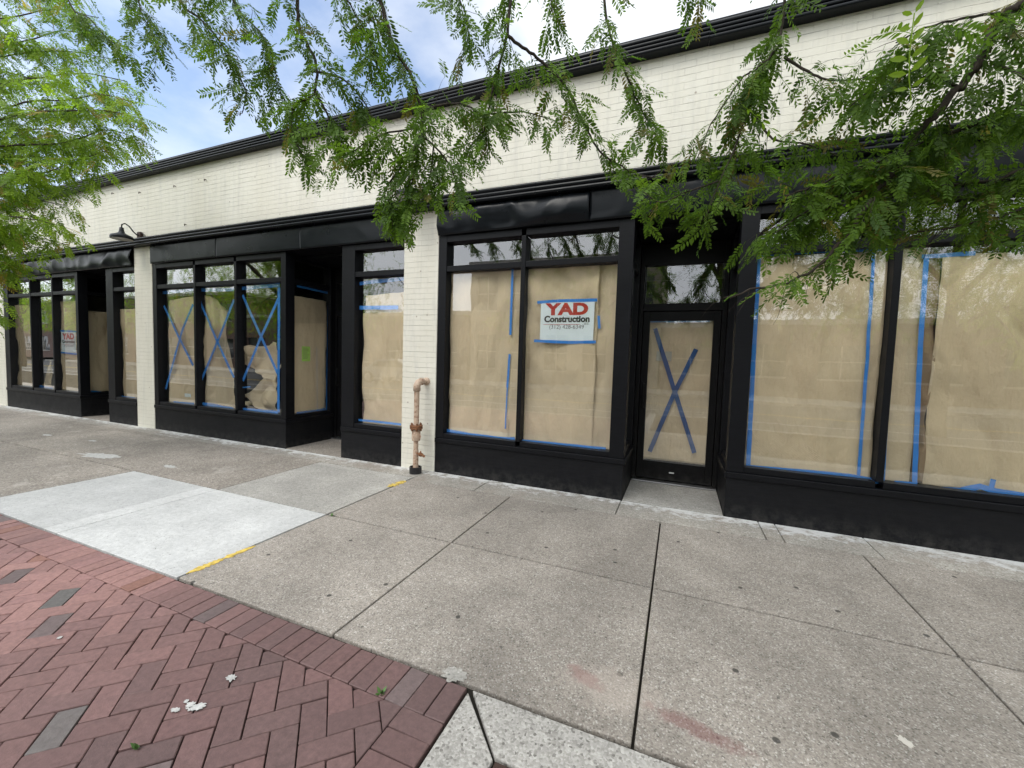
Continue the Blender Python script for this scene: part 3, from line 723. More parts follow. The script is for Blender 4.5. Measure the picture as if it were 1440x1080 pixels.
s = flat_paper(2.02, 2.95, .50, 2.50, 'bright kraft paper sheet at the right edge of the photo, ragged tape below', 7.7, .026)
tape([(1352, 689), (1378, 684), (1400, 691), (1440, 697), (1470, 700)], .05, parent=s); tape([(1397, 674), (1394, 686)], .035, parent=s); tape([(1296, 684), (1355, 688)], .018, parent=s)
flat_paper(3.01, 4.28, .50, 2.55, 'kraft paper sheet in the pane beyond the right edge of the photo', 8.2, .02)

# door with the cross
s = flat_paper(g3[0]-.01, g3[1]+.01, .275, 2.05, 'kraft paper sheet filling the glass of the recessed door', 9.4, .01, y=g3[2]+.075)
yd = g3[2]+.0475
tape([(914, 452.4), (998, 451.5)], .022, at_=yd+.001, parent=s); tape([(921, 650), (940, 653.5), (962, 656.5)], .02, at_=yd+.001, parent=s)
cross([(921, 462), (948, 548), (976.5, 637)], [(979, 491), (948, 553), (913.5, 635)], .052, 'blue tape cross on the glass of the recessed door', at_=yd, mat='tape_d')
xa, za = fac(923.5, 494, yd); xb, zb_ = fac(944, 508, yd)
o = MB().box(xa, xb, yd+.004, yd+.0052, zb_, za).build('paper_notice', M['stone']); tag(o, 'small faded pale notice behind the door glass, left of the tape cross', 'notice')

# bay 2, right pane
s = flat_paper(-4.24, -3.44, .50, 2.10, 'kraft paper sheet left of the pipe pier, below a wide blue tape band', 10.3, .022)
tape([(502, 432.8), (560, 432.2)], .055, parent=s); tape([(498.5, 590), (530, 593), (564, 597)], .032, parent=s); tape([(501.5, 440), (500, 590)], .012, parent=s); tape([(500, 556), (500, 566)], .03, parent=s)
s = flat_paper(-4.20, -3.44, 2.10, 2.36, 'short kraft paper piece between two blue tapes left of the pipe pier', 11.3, .008, top=.04, y=PY+.01)
tape([(504, 398.8), (528, 396), (569, 391.5)], .05, parent=s); tape([(503, 398), (502, 433)], .014, parent=s)

# bay 2, three panes
s = flat_paper(-8.80, -7.84, .50, 2.42, 'wrinkled kraft paper sheet in the left pane under the tape cross, white tag low', 12.6, .022, top=.05)
tape([(225.5, 412), (251.7, 409.3), (272, 407)], .055, parent=s); tape([(227.5, 423), (226.7, 562)], .05, parent=s); tape([(244, 566), (273, 568)], .05, parent=s)
o = MB().box(*fac(251, 0, GY+.02)[:1], fac(260, 0, GY+.02)[0], GY+.018, GY+.0195, fac(255, 557.6, GY+.02)[1], fac(255, 552.6, GY+.02)[1]).build('paper_tag', M['white'])
tag(o, 'small white tag low on the kraft paper of the left crossed pane', 'tag')
cross([(230.5, 430), (250, 471), (271.5, 514)], [(271.5, 428), (256.7, 463), (233, 547)], .05, 'blue tape cross over the wrinkled paper, leftmost of three crossed panes')
def drape(u, v):
    # torn sheet: held along its left edge, its right side sagging back into the room in folds
    z = .50 + 1.96*v*(1 - .03*u); wv = (.46 + .16*(1-v)**1.2 - .12*max(0, v-.8)/.2)
    x = -7.80 + wv*u; k = max(0, u-.45)/.55
    y = PY + .012 + k*k*(.12 + .04*math.sin(v*7)) + .035*k*math.sin(u*16 + v*3.0) + max(-.012, wrinkle(x, z, 13.1, .03))
    if v > .9: z -= .16*k*k
    return (x, max(PY-.018, y), z)
s = tag(quadsheet('paper_sheet', drape, M['paper'], 60, 80), 'torn kraft paper curling away in deep folds, middle crossed pane', 'paper', 'kraft paper sheets behind the shop windows')
tape([(279, 407.8), (300, 407.6), (329, 407)], .055, parent=s); tape([(283, 424), (282, 566)], .02, parent=s); tape([(279, 567), (300, 570), (328, 575.5)], .06, parent=s)
def heap(u, v):
    x = -7.7+.86*u; y = PY+.02+.42*v; z = .515 + .07*(1+noise.noise((u*3, v*4, 5)))*(1-v)*v*3 + .08*abs(noise.noise((u*5, v*4, 8)))
    return (x, y, z)
tag(quadsheet('paper_sheet', heap, M['paper'], 40, 26), 'fallen kraft paper lying on the sill behind the middle crossed pane', 'paper', 'kraft paper sheets behind the shop windows')
cross([(282.5, 426.5), (305, 479), (328.8, 531)], [(329.2, 421.5), (306, 480), (283, 535)], .05, 'blue tape cross over the torn folded paper, middle crossed pane')
fr_ = empty('tape_border', (-6.2, GY, 1.5), 'blue tape border around the mostly bare crossed pane', 'tape')
for p, w_ in (([(337.5, 406), (365, 403), (393.5, 400.6)], .06), ([(337.7, 409), (337, 576)], .06), ([(392.3, 404), (391.4, 580)], .055), ([(338.5, 575.5), (365, 578), (391, 580.5)], .06), ([(339, 545), (352, 544)], .02)): tape(p, w_, parent=fr_)
cross([(341, 415), (366, 471), (392, 528.5)], [(391.5, 420), (366, 476), (341.5, 535.5)], .05, 'blue tape cross on the mostly bare pane, rightmost of three crossed panes')
def crumple(x, z, s, a):
    r = abs(noise.noise((x*1.9+s, z*2.2, s))); r2 = abs(noise.noise((x*3.6+z*2.5, z*3.6-x*2+s, 3)))
    return a*(1.4*(.3-r) + .7*(.3-r2) + .5*noise.noise((x*2, z*2, s)))
def poly_sheet(px, s, a, yb, label, n=46):
    c = [np.array(fac(x, y, yb)) for x, y in px]       # four corners: bl, br, tr, tl
    def fx(u, v):
        p = (c[0]*(1-u)+c[1]*u)*(1-v) + (c[3]*(1-u)+c[2]*u)*v
        p = p + .035*np.array([noise.noise((v*5, s, u)), noise.noise((u*5, s+3, v))])
        return (p[0], max(PY-.015, yb + crumple(p[0], p[1], s, a)), p[1])
    return tag(quadsheet('paper_sheet', fx, M['paper'], n, n), label, 'paper', 'kraft paper sheets behind the shop windows')
poly_sheet([(339, 511), (390, 538), (390, 482), (341, 489)], 2.2, .13, PY+.10, 'upper flap of loose kraft paper hanging in the rightmost crossed pane')
poly_sheet([(366, 577), (391, 579), (391.5, 510), (341, 556)], 5.9, .16, PY+.09, 'crumpled kraft paper slumped at the bottom of the rightmost crossed pane')

# bay 2, return window
sx_ = -5.63-.085
s = side_paper(sx_, .18, .86, .52, 2.40, 'shaded kraft paper sheet in the return window beside the recessed door, green notice on it', 14.4, .018)
ta = -5.63-.066
tape([(417.5, 402), (463, 412.5)], .035, 'x', ta, s); tape([(462.6, 413), (459.5, 577)], .05, 'x', ta, s); tape([(417, 582), (440, 579), (457, 576)], .06, 'x', ta, s)
ya, za = sid(424.5, 487, ta); yb, zb_ = sid(436, 508, ta)
o = MB().box(ta-.001, ta, ya, yb, zb_, za).build('green_notice', M['green']); tag(o, 'bright green printed notice on the return window of the middle shop', 'notice')
m = MB(); n_ = 9
for k in range(n_):
    z = za - (za-zb_)*(.1+.8*k/n_); m.box(ta+.0004, ta+.0008, ya+(yb-ya)*.12, yb-(yb-ya)*random.uniform(.1, .4), z-.006, z)
m.build('printed_lines', M['weed'], o)
s = flat_paper(g2[0]-.01, g2[1]+.01, .275, 2.05, 'kraft paper sheet in the glass of the middle shop door', 15.2, .01, y=g2[2]+.075)
tape_thing([(484.5, 490), (482.5, 600)], .02, 'long thin blue tape strip beside the middle shop door', at_=.93)

# bay 1 (far left shop)
flat_paper(-14.74, -13.72, .50, 2.42, 'pleated kraft paper sheet in the leftmost pane of the far left shop', 16.6, .03)
s = poly_sheet([(58, 544), (72.5, 546), (73, 507), (71, 507)], 7.7, .03, PY+.01, 'slanting torn corner of kraft paper low in a dark far left pane', 20)
tape([(47.5, 543), (60, 545), (74, 547.5)], .09, parent=s)
flat_paper(-12.67, -11.73, .50, 2.46, 'kraft paper sheet behind the small distant sign, far left shop', 17.8, .022)
s = side_paper(-11.63-.085, .18, .86, .52, 2.25, 'dim kraft paper sheet in the return window of the far left shop', 18.1, .03)
tape([(127.5, 551), (153, 553.5)], .06, 'x', -11.63-.066, s)
s = flat_paper(-10.32, -9.58, .50, 2.25, 'kraft paper sheet left of the far white pier, dark glass above it', 19.9, .022)
tape([(167, 557.5), (190, 560)], .04, parent=s)
x0, z1 = fac(85.7, 466, sy_); x1, z0 = fac(107.2, 497, sy_)
sign(x0, x1, z0, z1, sy_, 'smaller looking distant white sign with red YAD lettering, far left shop', [[(84.5, 465), (108, 466.3)], [(85, 495.5), (108, 498)]])

# ------------------------------------------------------------------ trees
def frond_template(seed, pairs, L):
    r = np.random.default_rng(seed); vs = []; fs = []
    droop = r.uniform(.0, .35)
    def axis(t): return np.array([L*t*(1-.12*t*droop), L*.04*math.sin(t*3+seed), -L*droop*t*t*.6])
    for k in range(pairs):
        t = .14 + .84*k/(pairs-1); p = axis(t)
        ll = .031*(1 - .5*abs(t-.5)**1.5*2)*r.uniform(.85, 1.12); lw = ll*.19
        for sgn in (-1, 1):
            if r.random() < .04: continue
            an = R(62 - 18*t) + r.normal(0, .12); dirv = np.array([math.cos(an), sgn*math.sin(an), r.normal(-.12, .16)]); dirv /= np.linalg.norm(dirv)
            sv = np.cross(dirv, [0, 0, 1]); sv /= np.linalg.norm(sv); nv = np.cross(sv, dirv); tw = r.normal(0, .2); sv = sv*math.cos(tw) + nv*math.sin(tw); up = np.cross(sv, dirv)
            b = len(vs); q = p + dirv*.003
            vs += [q, q+dirv*ll*.32+sv*lw+up*lw*.3, q+dirv*ll*.74+sv*lw*.82+up*lw*.25, q+dirv*ll, q+dirv*ll*.74-sv*lw*.82+up*lw*.25, q+dirv*ll*.32-sv*lw+up*lw*.3]
            fs += [(b, b+1, b+2, b+3), (b, b+3, b+4, b+5)]
    for k in range(4):     # the stalk
        a, c = axis(k/4), axis((k+1)/4); b = len(vs); h = .0011
        vs += [a+[0, h, 0], a-[0, h, 0], c-[0, h, 0], c+[0, h, 0]]; fs.append((b, b+1, b+2, b+3))
    return np.array(vs), np.array(fs)
TPL = [frond_template(i, int(rng.integers(8, 12)), rng.uniform(.125, .175)) for i in range(10)]
LOW = [frond_template(50+i, 6, .17) for i in range(4)]
class Foliage:
    def __init__(s): s.V = []; s.Fc = []; s.T = []; s.n = 0
    def frond(s, p, ax, up, sc, tint, tpl):
        ax = ax/np.linalg.norm(ax); sd = np.cross(up, ax); nn = np.linalg.norm(sd)
        if nn < 1e-3: return
        sd /= nn; nv = np.cross(ax, sd)
        v, f = tpl; W = p + sc*(v @ np.array([ax, sd, nv]))
        s.V.append(W); s.Fc.append(f + s.n); s.n += len(v); s.T.append(np.repeat(np.array([tint]), len(f), 0))
    def build(s, name, mat, parent):
        V = np.concatenate(s.V); Fc = np.concatenate(s.Fc); T = np.concatenate(s.T)
        me = bpy.data.meshes.new(name); me.vertices.add(len(V)); me.vertices.foreach_set('co', V.astype(np.float32).ravel())
        me.loops.add(len(Fc)*4); me.loops.foreach_set('vertex_index', Fc.astype(np.int32).ravel())
        me.polygons.add(len(Fc)); me.polygons.foreach_set('loop_start', (np.arange(len(Fc))*4).astype(np.int32))
        me.update(calc_edges=True); me.materials.append(mat)
        a = me.color_attributes.new('tint', 'FLOAT_COLOR', 'CORNER'); q = np.concatenate([T, np.ones((len(T), 1))], 1).astype(np.float32)
        a.data.foreach_set('color', np.repeat(q, 4, 0).ravel())
        o = bpy.data.objects.new(name, me); C.objects.link(o); hang(o, parent); return o
def tint_of(p=None):
    h = rng.random(); c = np.array([.046, .094, .015])*(1-h) + np.array([.098, .168, .023])*h
    if rng.random() < .06: c = np.array([.12, .11, .035])
    return c*rng.uniform(.85, 1.5)
def unit(v): return v/(np.linalg.norm(v)+1e-9)
def bez(pts, n):
    """smooth curve through points (Catmull-Rom)"""
    P = [np.array(p, float) for p in pts]; P = [2*P[0]-P[1]] + P + [2*P[-1]-P[-2]]; out = []
    for i in range(1, len(P)-2):
        for k in range(n):
            t = k/n; a, b, c, d = P[i-1:i+3]
            out.append(.5*((2*b) + (c-a)*t + (2*a-5*b+4*c-d)*t*t + (3*b-a-3*c+d)*t**3))
    out.append(P[-2]); return out
def branch(fol, pts, r0, r1, parent, ntw, tl, fr_step=.05, sc=1.12, down=.5, tpl=TPL, bare=.0, name='branch', tf=(.1, 1.), reject=None):
    """a limb with side twigs, leaves along every twig"""
    cv = bez(pts, 5); n = len(cv); rad = [r0 + (r1-r0)*(i/(n-1))**.8 for i in range(n)]
    cv = [c + rng.normal(0, r0*.25, 3)*(0 if i in (0, n-1) else 1) for i, c in enumerate(cv)]
    m = MB(); m.tube(cv, [q*1.35 for q in rad], 7)
    def leaves_on(curve, t0, dens):
        side = 1; tot = sum(np.linalg.norm(b-a) for a, b in zip(curve[:-1], curve[1:])); k = max(2, int(tot/dens))
        for q in range(k+1):
            f = t0 + (1-t0)*q/k; x = f*(len(curve)-1); i = min(int(x), len(curve)-2); p = curve[i] + (curve[i+1]-curve[i])*(x-i); d = unit(curve[i+1]-curve[i])
            sv = unit(np.cross(d, [0, 0, 1]) + 1e-6); side = -side
            for _ in range(1 + (rng.random() < .3)):
                ax = d*rng.uniform(.2, .8) + sv*side*rng.uniform(.3, 1.) + np.array([0, 0, -1])*rng.uniform(.25, 1.1)*down*1.6 + rng.normal(0, .22, 3)
                up = np.array([0, 0, 1.]) + d*.5 + rng.normal(0, .4, 3)
                if reject is not None and reject(p, ax, .15*sc): continue
                fol.frond(p, ax, up, sc*rng.uniform(.8, 1.2), tint_of(), tpl[int(rng.integers(len(tpl)))])
    ntw = int(ntw*1.0); tl *= .82
    for k in range(ntw):
        f = tf[0] + (tf[1]-tf[0])*(k + rng.random()*.8)/ntw; x = min(f, .999)*(n-1); i = int(x); p = cv[i]; d = unit(cv[min(i+1, n-1)] - cv[max(i-1, 0)])
        sv = unit(np.cross(d, rng.normal(0, 1, 3) + np.array([0, 0, .8]))); l = tl*rng.uniform(.5, 1.15)
        v = unit(sv*rng.uniform(.6, 1.) + d*rng.uniform(.25, .8) + np.array([0, 0, rng.uniform(-.35, .25)]))
        tw = [p]; 
        for q in range(5): v = unit(v + np.array([0, 0, -.17*down*2]) + rng.normal(0, .13, 3)); tw.append(tw[-1] + v*l/5)
        m.tube(tw, [max(.0016, r1*.8)*(1-.75*q/5) for q in range(6)], 5)
        leaves_on(tw, .12, fr_step)
    leaves_on(cv, max(bare, .3), fr_step*1.4)
    m.build(name, M['bark'], parent, smooth=True)

def in_view(p, mx=40):
    q = shot(p)
    return q is not None and -mx < q[0] < 1440+mx and -mx < q[1] < 1080+mx
LOWER = [(-50, 60), (120, 60), (180, 125), (200, 150), (250, 110), (265, 180), (300, 215), (345, 150), (380, 200), (430, 285), (520, 270), (535, 350), (580, 350), (600, 300), (640, 310), (690, 300), (700, 235), (790, 240),
         (835, 215), (860, 270), (885, 270), (900, 345), (960, 365), (990, 330), (1005, 425), (1060, 425), (1110, 425), (1180, 420), (1215, 400), (1250, 360), (1300, 345), (1440, 360), (1600, 380)]
def pruned(p, ax, L):
    t_ = p + unit(ax)*L; q = shot(t_)
    if q is None: return False
    if -100 < q[0] < 1540 and -100 < q[1] < 1180 and (t_-EYEP) @ FW < 1.6: return True
    if q[0] < -50 or q[0] > 1600: return False
    for (x0, y0), (x1, y1) in zip(LOWER[:-1], LOWER[1:]):
        if x0 <= q[0] <= x1: return q[1] > y0 + (y1-y0)*(q[0]-x0)/(x1-x0) + rng.uniform(-8, 6)
    return False
def pt(*a): return [at(x, y, t) for x, y, t in a]

# --- the street tree over the camera
TB = np.array([.95, -5.35, 0.])
T1 = empty('locust_tree', tuple(TB), 'honey locust overhanging the pavement, dark lacy branches crossing the top of the photo', 'tree')
m = MB(); tr = bez([TB+[0, 0, -.05], TB+[0, .02, .8], TB+[.03, .05, 1.8], TB+[.0, .1, 2.9], TB+[-.05, .2, 4.2], TB+[-.1, .2, 6.5]], 5)
m.tube(tr, [.17 - .12*i/(len(tr)-1) for i in range(len(tr))], 14)
limbs = [[TB+[.0, .08, 2.6], (1.9, -4.2, 3.6), (2.5, -2.9, 4.3), (2.3, -2.0, 4.1)],
         [TB+[0, .1, 3.0], (.6, -4.2, 4.6), (.2, -3.2, 5.1), (-.1, -2.3, 5.0)],
         [TB+[0, .15, 3.4], (.0, -4.4, 4.9), (-1.2, -3.6, 5.5), (-2.4, -3.0, 5.4), (-3.4, -2.6, 5.0)],
         [TB+[-.05, .2, 4.2], (-.8, -5.4, 5.6), (-2.6, -5.2, 6.2), (-4.2, -4.6, 6.2)],
         [TB+[0, .1, 3.3], (1.6, -6.4, 4.6), (2.6, -7.2, 5.4)], [TB+[0, .1, 3.2], (2.6, -5.2, 4.6), (4.2, -4.6, 5.2), (5.4, -3.6, 5.1)]]
for lb in limbs:
    cv = bez(lb, 5); m.tube(cv, [.065 - .045*i/(len(cv)-1) for i in range(len(cv))], 9)
m.build('trunk', M['bark'], T1, smooth=True)
fo = Foliage()
d0 = 2.55
BR = [ # (survey points x,y,depth), r0, r1, twigs, twig length
 ([(505, -110, 2.5), (530, -30, 2.5), (545, 40, 2.5), (563, 80, 2.5), (580, 110, 2.5), (593, 157, 2.5), (590, 187, 2.5), (570, 227, 2.5), (543, 267, 2.5), (546, 300, 2.5)], .014, .003, 20, .30),
 ([(593, 157, 2.5), (623, 147, 2.52), (653, 147, 2.55), (680, 160, 2.6), (733, 157, 2.65), (773, 167, 2.7)], .006, .0025, 9, .25),
 ([(590, 187, 2.5), (620, 215, 2.45), (640, 250, 2.42), (645, 280, 2.4)], .005, .002, 9, .22),
 ([(590, 180, 2.5), (545, 187, 2.5), (515, 200, 2.5), (495, 215, 2.5)], .005, .002, 8, .22),
 ([(590, 187, 2.5), (586, 225, 2.5), (579, 258, 2.5), (574, 285, 2.5)], .005, .002, 9, .2),
 ([(543, 262, 2.5), (548, 290, 2.5), (552, 318, 2.5)], .003, .002, 9, .16),
 ([(610, 205, 2.5), (606, 240, 2.5), (598, 270, 2.5)], .004, .002, 6, .18),
 ([(740, -110, 2.6), (720, -10, 2.6), (712, 50, 2.6), (703, 87, 2.6), (693, 127, 2.6), (680, 180, 2.6), (657, 213, 2.6)], .013, .003, 16, .30),
 ([(713, 50, 2.6), (740, 70, 2.62), (763, 88, 2.65), (780, 103, 2.65), (803, 133, 2.65), (817, 167, 2.65), (833, 197, 2.65), (850, 220, 2.65), (873, 233, 2.6), (893, 243, 2.55), (933, 253, 2.5)], .008, .003, 15, .26),
 ([(855, -110, 2.6), (850, 0, 2.6), (860, 57, 2.6), (877, 97, 2.6), (893, 133, 2.6), (910, 167, 2.6), (933, 187, 2.6)], .010, .0025, 14, .26),
 ([(1110, -120, 2.3), (1105, -20, 2.3), (1099, 40, 2.3), (1091, 72, 2.3), (1065, 95, 2.3), (1040, 115, 2.3), (1000, 175, 2.3), (980, 223, 2.3)], .009, .002, 18, .26),
 ([(1091, 66, 2.3), (1071, 103, 2.3), (1051, 159, 2.3), (1032, 211, 2.3), (1012, 255, 2.3), (992, 310, 2.3)], .006, .002, 12, .22),
 ([(1103, 80, 2.3), (1143, 105, 2.25), (1171, 113, 2.2), (1210, 110, 2.15), (1245, 95, 2.1)], .006, .002, 10, .24),
 ([(1060, 160, 2.3), (1087, 195, 2.25), (1135, 203, 2.2), (1180, 220, 2.2), (1215, 235, 2.2)], .005, .002, 10, .26),
 ([(1010, 255, 2.3), (965, 270, 2.3), (930, 285, 2.3), (905, 270, 2.3)], .004, .002, 8, .2),
 ([(1520, -60, 1.9), (1440, 4, 1.95), (1402, 32, 2.0), (1382, 80, 2.0), (1350, 123, 2.05), (1318, 159, 2.05), (1286, 195, 2.1), (1262, 235, 2.1), (1239, 263, 2.1), (1207, 306, 2.1), (1171, 354, 2.15), (1127, 390, 2.15), (1075, 405, 2.15), (1022, 418, 2.15)], .022, .003, 30, .28),
 ([(1520, 120, 2.0), (1440, 147, 2.05), (1378, 171, 2.1), (1334, 187, 2.1), (1275, 212, 2.15), (1215, 235, 2.2), (1150, 260, 2.2), (1105, 275, 2.2)], .016, .003, 34, .30),
 ([(1530, 230, 2.1), (1440, 240, 2.1), (1390, 255, 2.15), (1330, 262, 2.2), (1270, 275, 2.2), (1200, 270, 2.2), (1130, 300, 2.2), (1085, 330, 2.2)], .012, .003, 40, .28),
 ([(1540, 300, 2.1), (1460, 290, 2.1), (1400, 305, 2.1), (1340, 320, 2.15), (1290, 325, 2.2)], .01, .003, 26, .24),
 ([(1420, 20, 2.0), (1390, 20, 1.85), (1340, 28, 1.8), (1300, 40, 1.8), (1260, 60, 1.8)], .006, .002, 9, .2),
 ([(1400, 90, 2.0), (1440, 110, 1.9), (1480, 160, 1.9)], .006, .002, 5, .22),
 ([(1350, 123, 2.05), (1300, 100, 2.0), (1250, 110, 2.0), (1195, 150, 2.0)], .006, .002, 8, .24),
 ([(230, -110, 2.7), (253, 0, 2.7), (283, 27, 2.7), (313, 63, 2.7), (333, 100, 2.7), (347, 133, 2.7), (340, 160, 2.7)], .009, .002, 18, .30),
 ([(410, -120, 2.6), (417, 0, 2.6), (423, 43, 2.6), (443, 87, 2.6), (443, 130, 2.6), (425, 142, 2.6), (410, 152, 2.6), (413, 193, 2.6), (424, 215, 2.6)], .012, .0025, 16, .28),
 ([(443, 130, 2.6), (463, 167, 2.6), (467, 190, 2.6), (477, 213, 2.6)], .006, .002, 9, .22),
 ([(440, 100, 2.6), (480, 110, 2.6), (510, 140, 2.6), (530, 180, 2.6)], .006, .002, 10, .26),
 ([(60, -100, 3.0), (100, 7, 3.0), (125, 25, 3.0), (147, 50, 3.0), (180, 75, 3.0)], .006, .002, 10, .26),
 ([(170, -100, 2.9), (190, -20, 2.9), (200, 20, 2.9), (215, 50, 2.9), (225, 85, 2.9)], .007, .002, 14, .30),
 ([(300, -120, 2.8), (320, -20, 2.8), (340, 20, 2.8), (370, 50, 2.8), (385, 90, 2.8), (390, 120, 2.8)], .008, .002, 16, .30),
 ([(460, -120, 2.6), (480, -20, 2.6), (500, 20, 2.6), (520, 60, 2.6), (530, 95, 2.6)], .008, .002, 16, .28),
 ([(620, -120, 2.6), (640, -20, 2.6), (655, 20, 2.6), (660, 60, 2.6)], .008, .002, 12, .26),
 ([(790, -130, 2.6), (785, -30, 2.6), (775, 0, 2.6), (780, 30, 2.6)], .008, .002, 8, .24),
 ([(970, -130, 2.5), (965, -40, 2.5), (975, -15, 2.5), (985, 0, 2.5)], .006, .002, 4, .16),
]
anchors = [bez(l, 6) for l in limbs]
allanch = np.array([p for a in anchors for p in a[6:]])
for pts, r0, r1, ntw, tl in BR:
    P3 = pt(*pts)
    if pts[0][1] < -50 or pts[0][0] > 1500:     # carry it up to the nearest limb, out of frame
        k = np.argmin(np.linalg.norm(allanch - P3[0], axis=1)); A = allanch[k]
        lead = bez([A, (A+P3[0])/2+np.array([0, 0, .25]), P3[0]], 3)
        P3 = lead[:-1] + P3
        branch(fo, P3, r0*1.3, r1, T1, ntw+3, tl, bare=.35, tf=(.25, 1.), reject=pruned)
    else: branch(fo, P3, r0, r1, T1, ntw, tl, reject=pruned)
# canopy above and behind the camera, out of the photo but over the pavement and in the reflections
n = 0
while n < 1500:
    p = TB + np.array([rng.normal(0, 2.3), rng.normal(.3, 2.0), rng.uniform(3.4, 7.4)])
    if in_view(p, 450) or np.linalg.norm(p-EYEP) < 1.6 or p[1] > -.6: continue
    if noise.noise((p[0]*.8, p[1]*.8, p[2]*.9)) < -.08: continue
    fo.frond(p, rng.normal(0, .6, 3)+[0, 0, -.7], np.array([0, 0, 1.])+rng.normal(0, .4, 3), rng.uniform(1.3, 2.0), tint_of(), LOW[int(rng.integers(4))]); n += 1
fo.build('foliage', M['leaf'], T1)

# --- the tree at the left
TL = np.array([-11.6, -4.5, 0.])
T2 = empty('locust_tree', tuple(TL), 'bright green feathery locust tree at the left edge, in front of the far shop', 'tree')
m = MB(); tr = bez([TL+[0, 0, -.05], TL+[.02, 0, 1.2], TL+[.08, .05, 2.6], TL+[.2, .1, 4.4], TL+[.3, .1, 7.]], 5)
m.tube(tr, [.19 - .14*i/(len(tr)-1) for i in range(len(tr))], 14)
l2 = [[TL+[.06, .05, 2.3], (-10.5, -3.9, 2.9), (-9.2, -3.3, 3.2), (-8.4, -2.9, 3.3)], [TL+[.1, .05, 2.9], (-10.3, -4.1, 4.2), (-9., -3.5, 4.9), (-8.2, -3.2, 5.2)],
      [TL+[.15, .1, 3.6], (-10.4, -4.0, 5.2), (-9.2, -3.6, 6.2)], [TL+[.1, .1, 3.2], (-12.4, -3.6, 4.4), (-13.4, -2.6, 5.2)], [TL+[.1, .1, 3.4], (-12.4, -5.6, 4.8), (-13., -6.8, 5.6)]]
for lb in l2:
    cv = bez(lb, 5); m.tube(cv, [.07 - .05*i/(len(cv)-1) for i in range(len(cv))], 9)
m.build('trunk', M['bark'], T2, smooth=True)
fo2 = Foliage(); a2 = np.array([p for l in l2[:3] for p in bez(l, 6)[8:]])
LB = []
ends = [(60, -20), (140, -5), (155, 25), (165, 55), (180, 85), (195, 115), (205, 145), (218, 168), (215, 195), (200, 215), (180, 205), (160, 235), (120, 240), (150, 160), (120, 120), (130, 80),
        (125, 270), (112, 290), (105, 318), (112, 345), (80, 350), (60, 375), (40, 385), (30, 330), (50, 270), (20, 445), (5, 420), (60, 300), (85, 255), (60, 180), (60, 110), (70, 60), (30, 30), (10, 90), (20, 150), (15, 220), (70, 325), (20, 300), (5, 350), (90, 200)]
for i, (ex, ey) in enumerate(ends):
    dp = 4.6 + .9*rng.random() - (.3 if ex > 150 else 0)
    lx = 150 + 60*rng.random(); dy = 30*rng.random() - 12 + (10 if ey < 200 else 0)
    ex -= 16; LB.append([(ex-lx, ey+dy-18, dp+.1), (ex-lx*.6, ey+dy-22, dp+.05), (ex-lx*.3, ey-12, dp), (ex, ey, dp-.05)])
LB += [[(-60, 285, 4.9), (0, 262, 4.8), (39, 248, 4.75), (73, 240, 4.7), (104, 228, 4.7), (150, 212, 4.65)]]
for pts in LB:
    P3 = pt(*pts); k = np.argmin(np.linalg.norm(a2 - P3[0], axis=1))
    P3 = [a2[k], (a2[k]+P3[0])/2+np.array([0, 0, .1])] + P3
    branch(fo2, P3, .011, .0028, T2, 12, .36, .062, 1.35, .5, tf=(.3, 1.), bare=.45)
n = 0
while n < 3600:
    p = TL + (np.array([rng.normal(-.6, 2.4), rng.normal(-.3, 1.7), rng.uniform(2.5, 6.6)]) if n % 2 else np.array([rng.normal(-4.2, 1.5), rng.normal(-.5, 1.5), rng.uniform(2.6, 5.6)]))
    if in_view(p, 60) or p[1] > -.6: continue
    if noise.noise((p[0]*.8, p[1]*.8, p[2]*.9)) < -.08: continue
    fo2.frond(p, rng.normal(0, .6, 3)+[0, 0, -.7], np.array([0, 0, 1.])+rng.normal(0, .4, 3), rng.uniform(1.4, 2.1), tint_of(), LOW[int(rng.integers(4))]); n += 1
fo2.build('foliage', M['leaf_sunlit'], T2)

def copy_tree(root, loc, rz, label, group):
    r_ = root.copy(); C.objects.link(r_); r_.location = loc; r_.rotation_euler = (0, 0, rz); r_['label'] = label; r_['group'] = group
    for ch in list(root.children):
        c_ = ch.copy(); C.objects.link(c_); c_.parent = r_
for x, y, rz in ((-20.8, -4.6, .0), (-30.5, -4.4, .0), (-40, -4.5, 0.), (-17.5, -18.2, 2.6), (-31, -18.2, 3.3), (-42, -18., 2.2), (-54, -18.4, 4.), (4.2, -18.2, 3.), (8.8, -18.4, 1.4), (13.5, -18.3, 5.), (-66, -18., 1.)):
    copy_tree(T2, (x, y, 0), rz, 'street locust tree outside the photo, showing only as a dark reflection in the glass', 'street trees reflected in the glass')

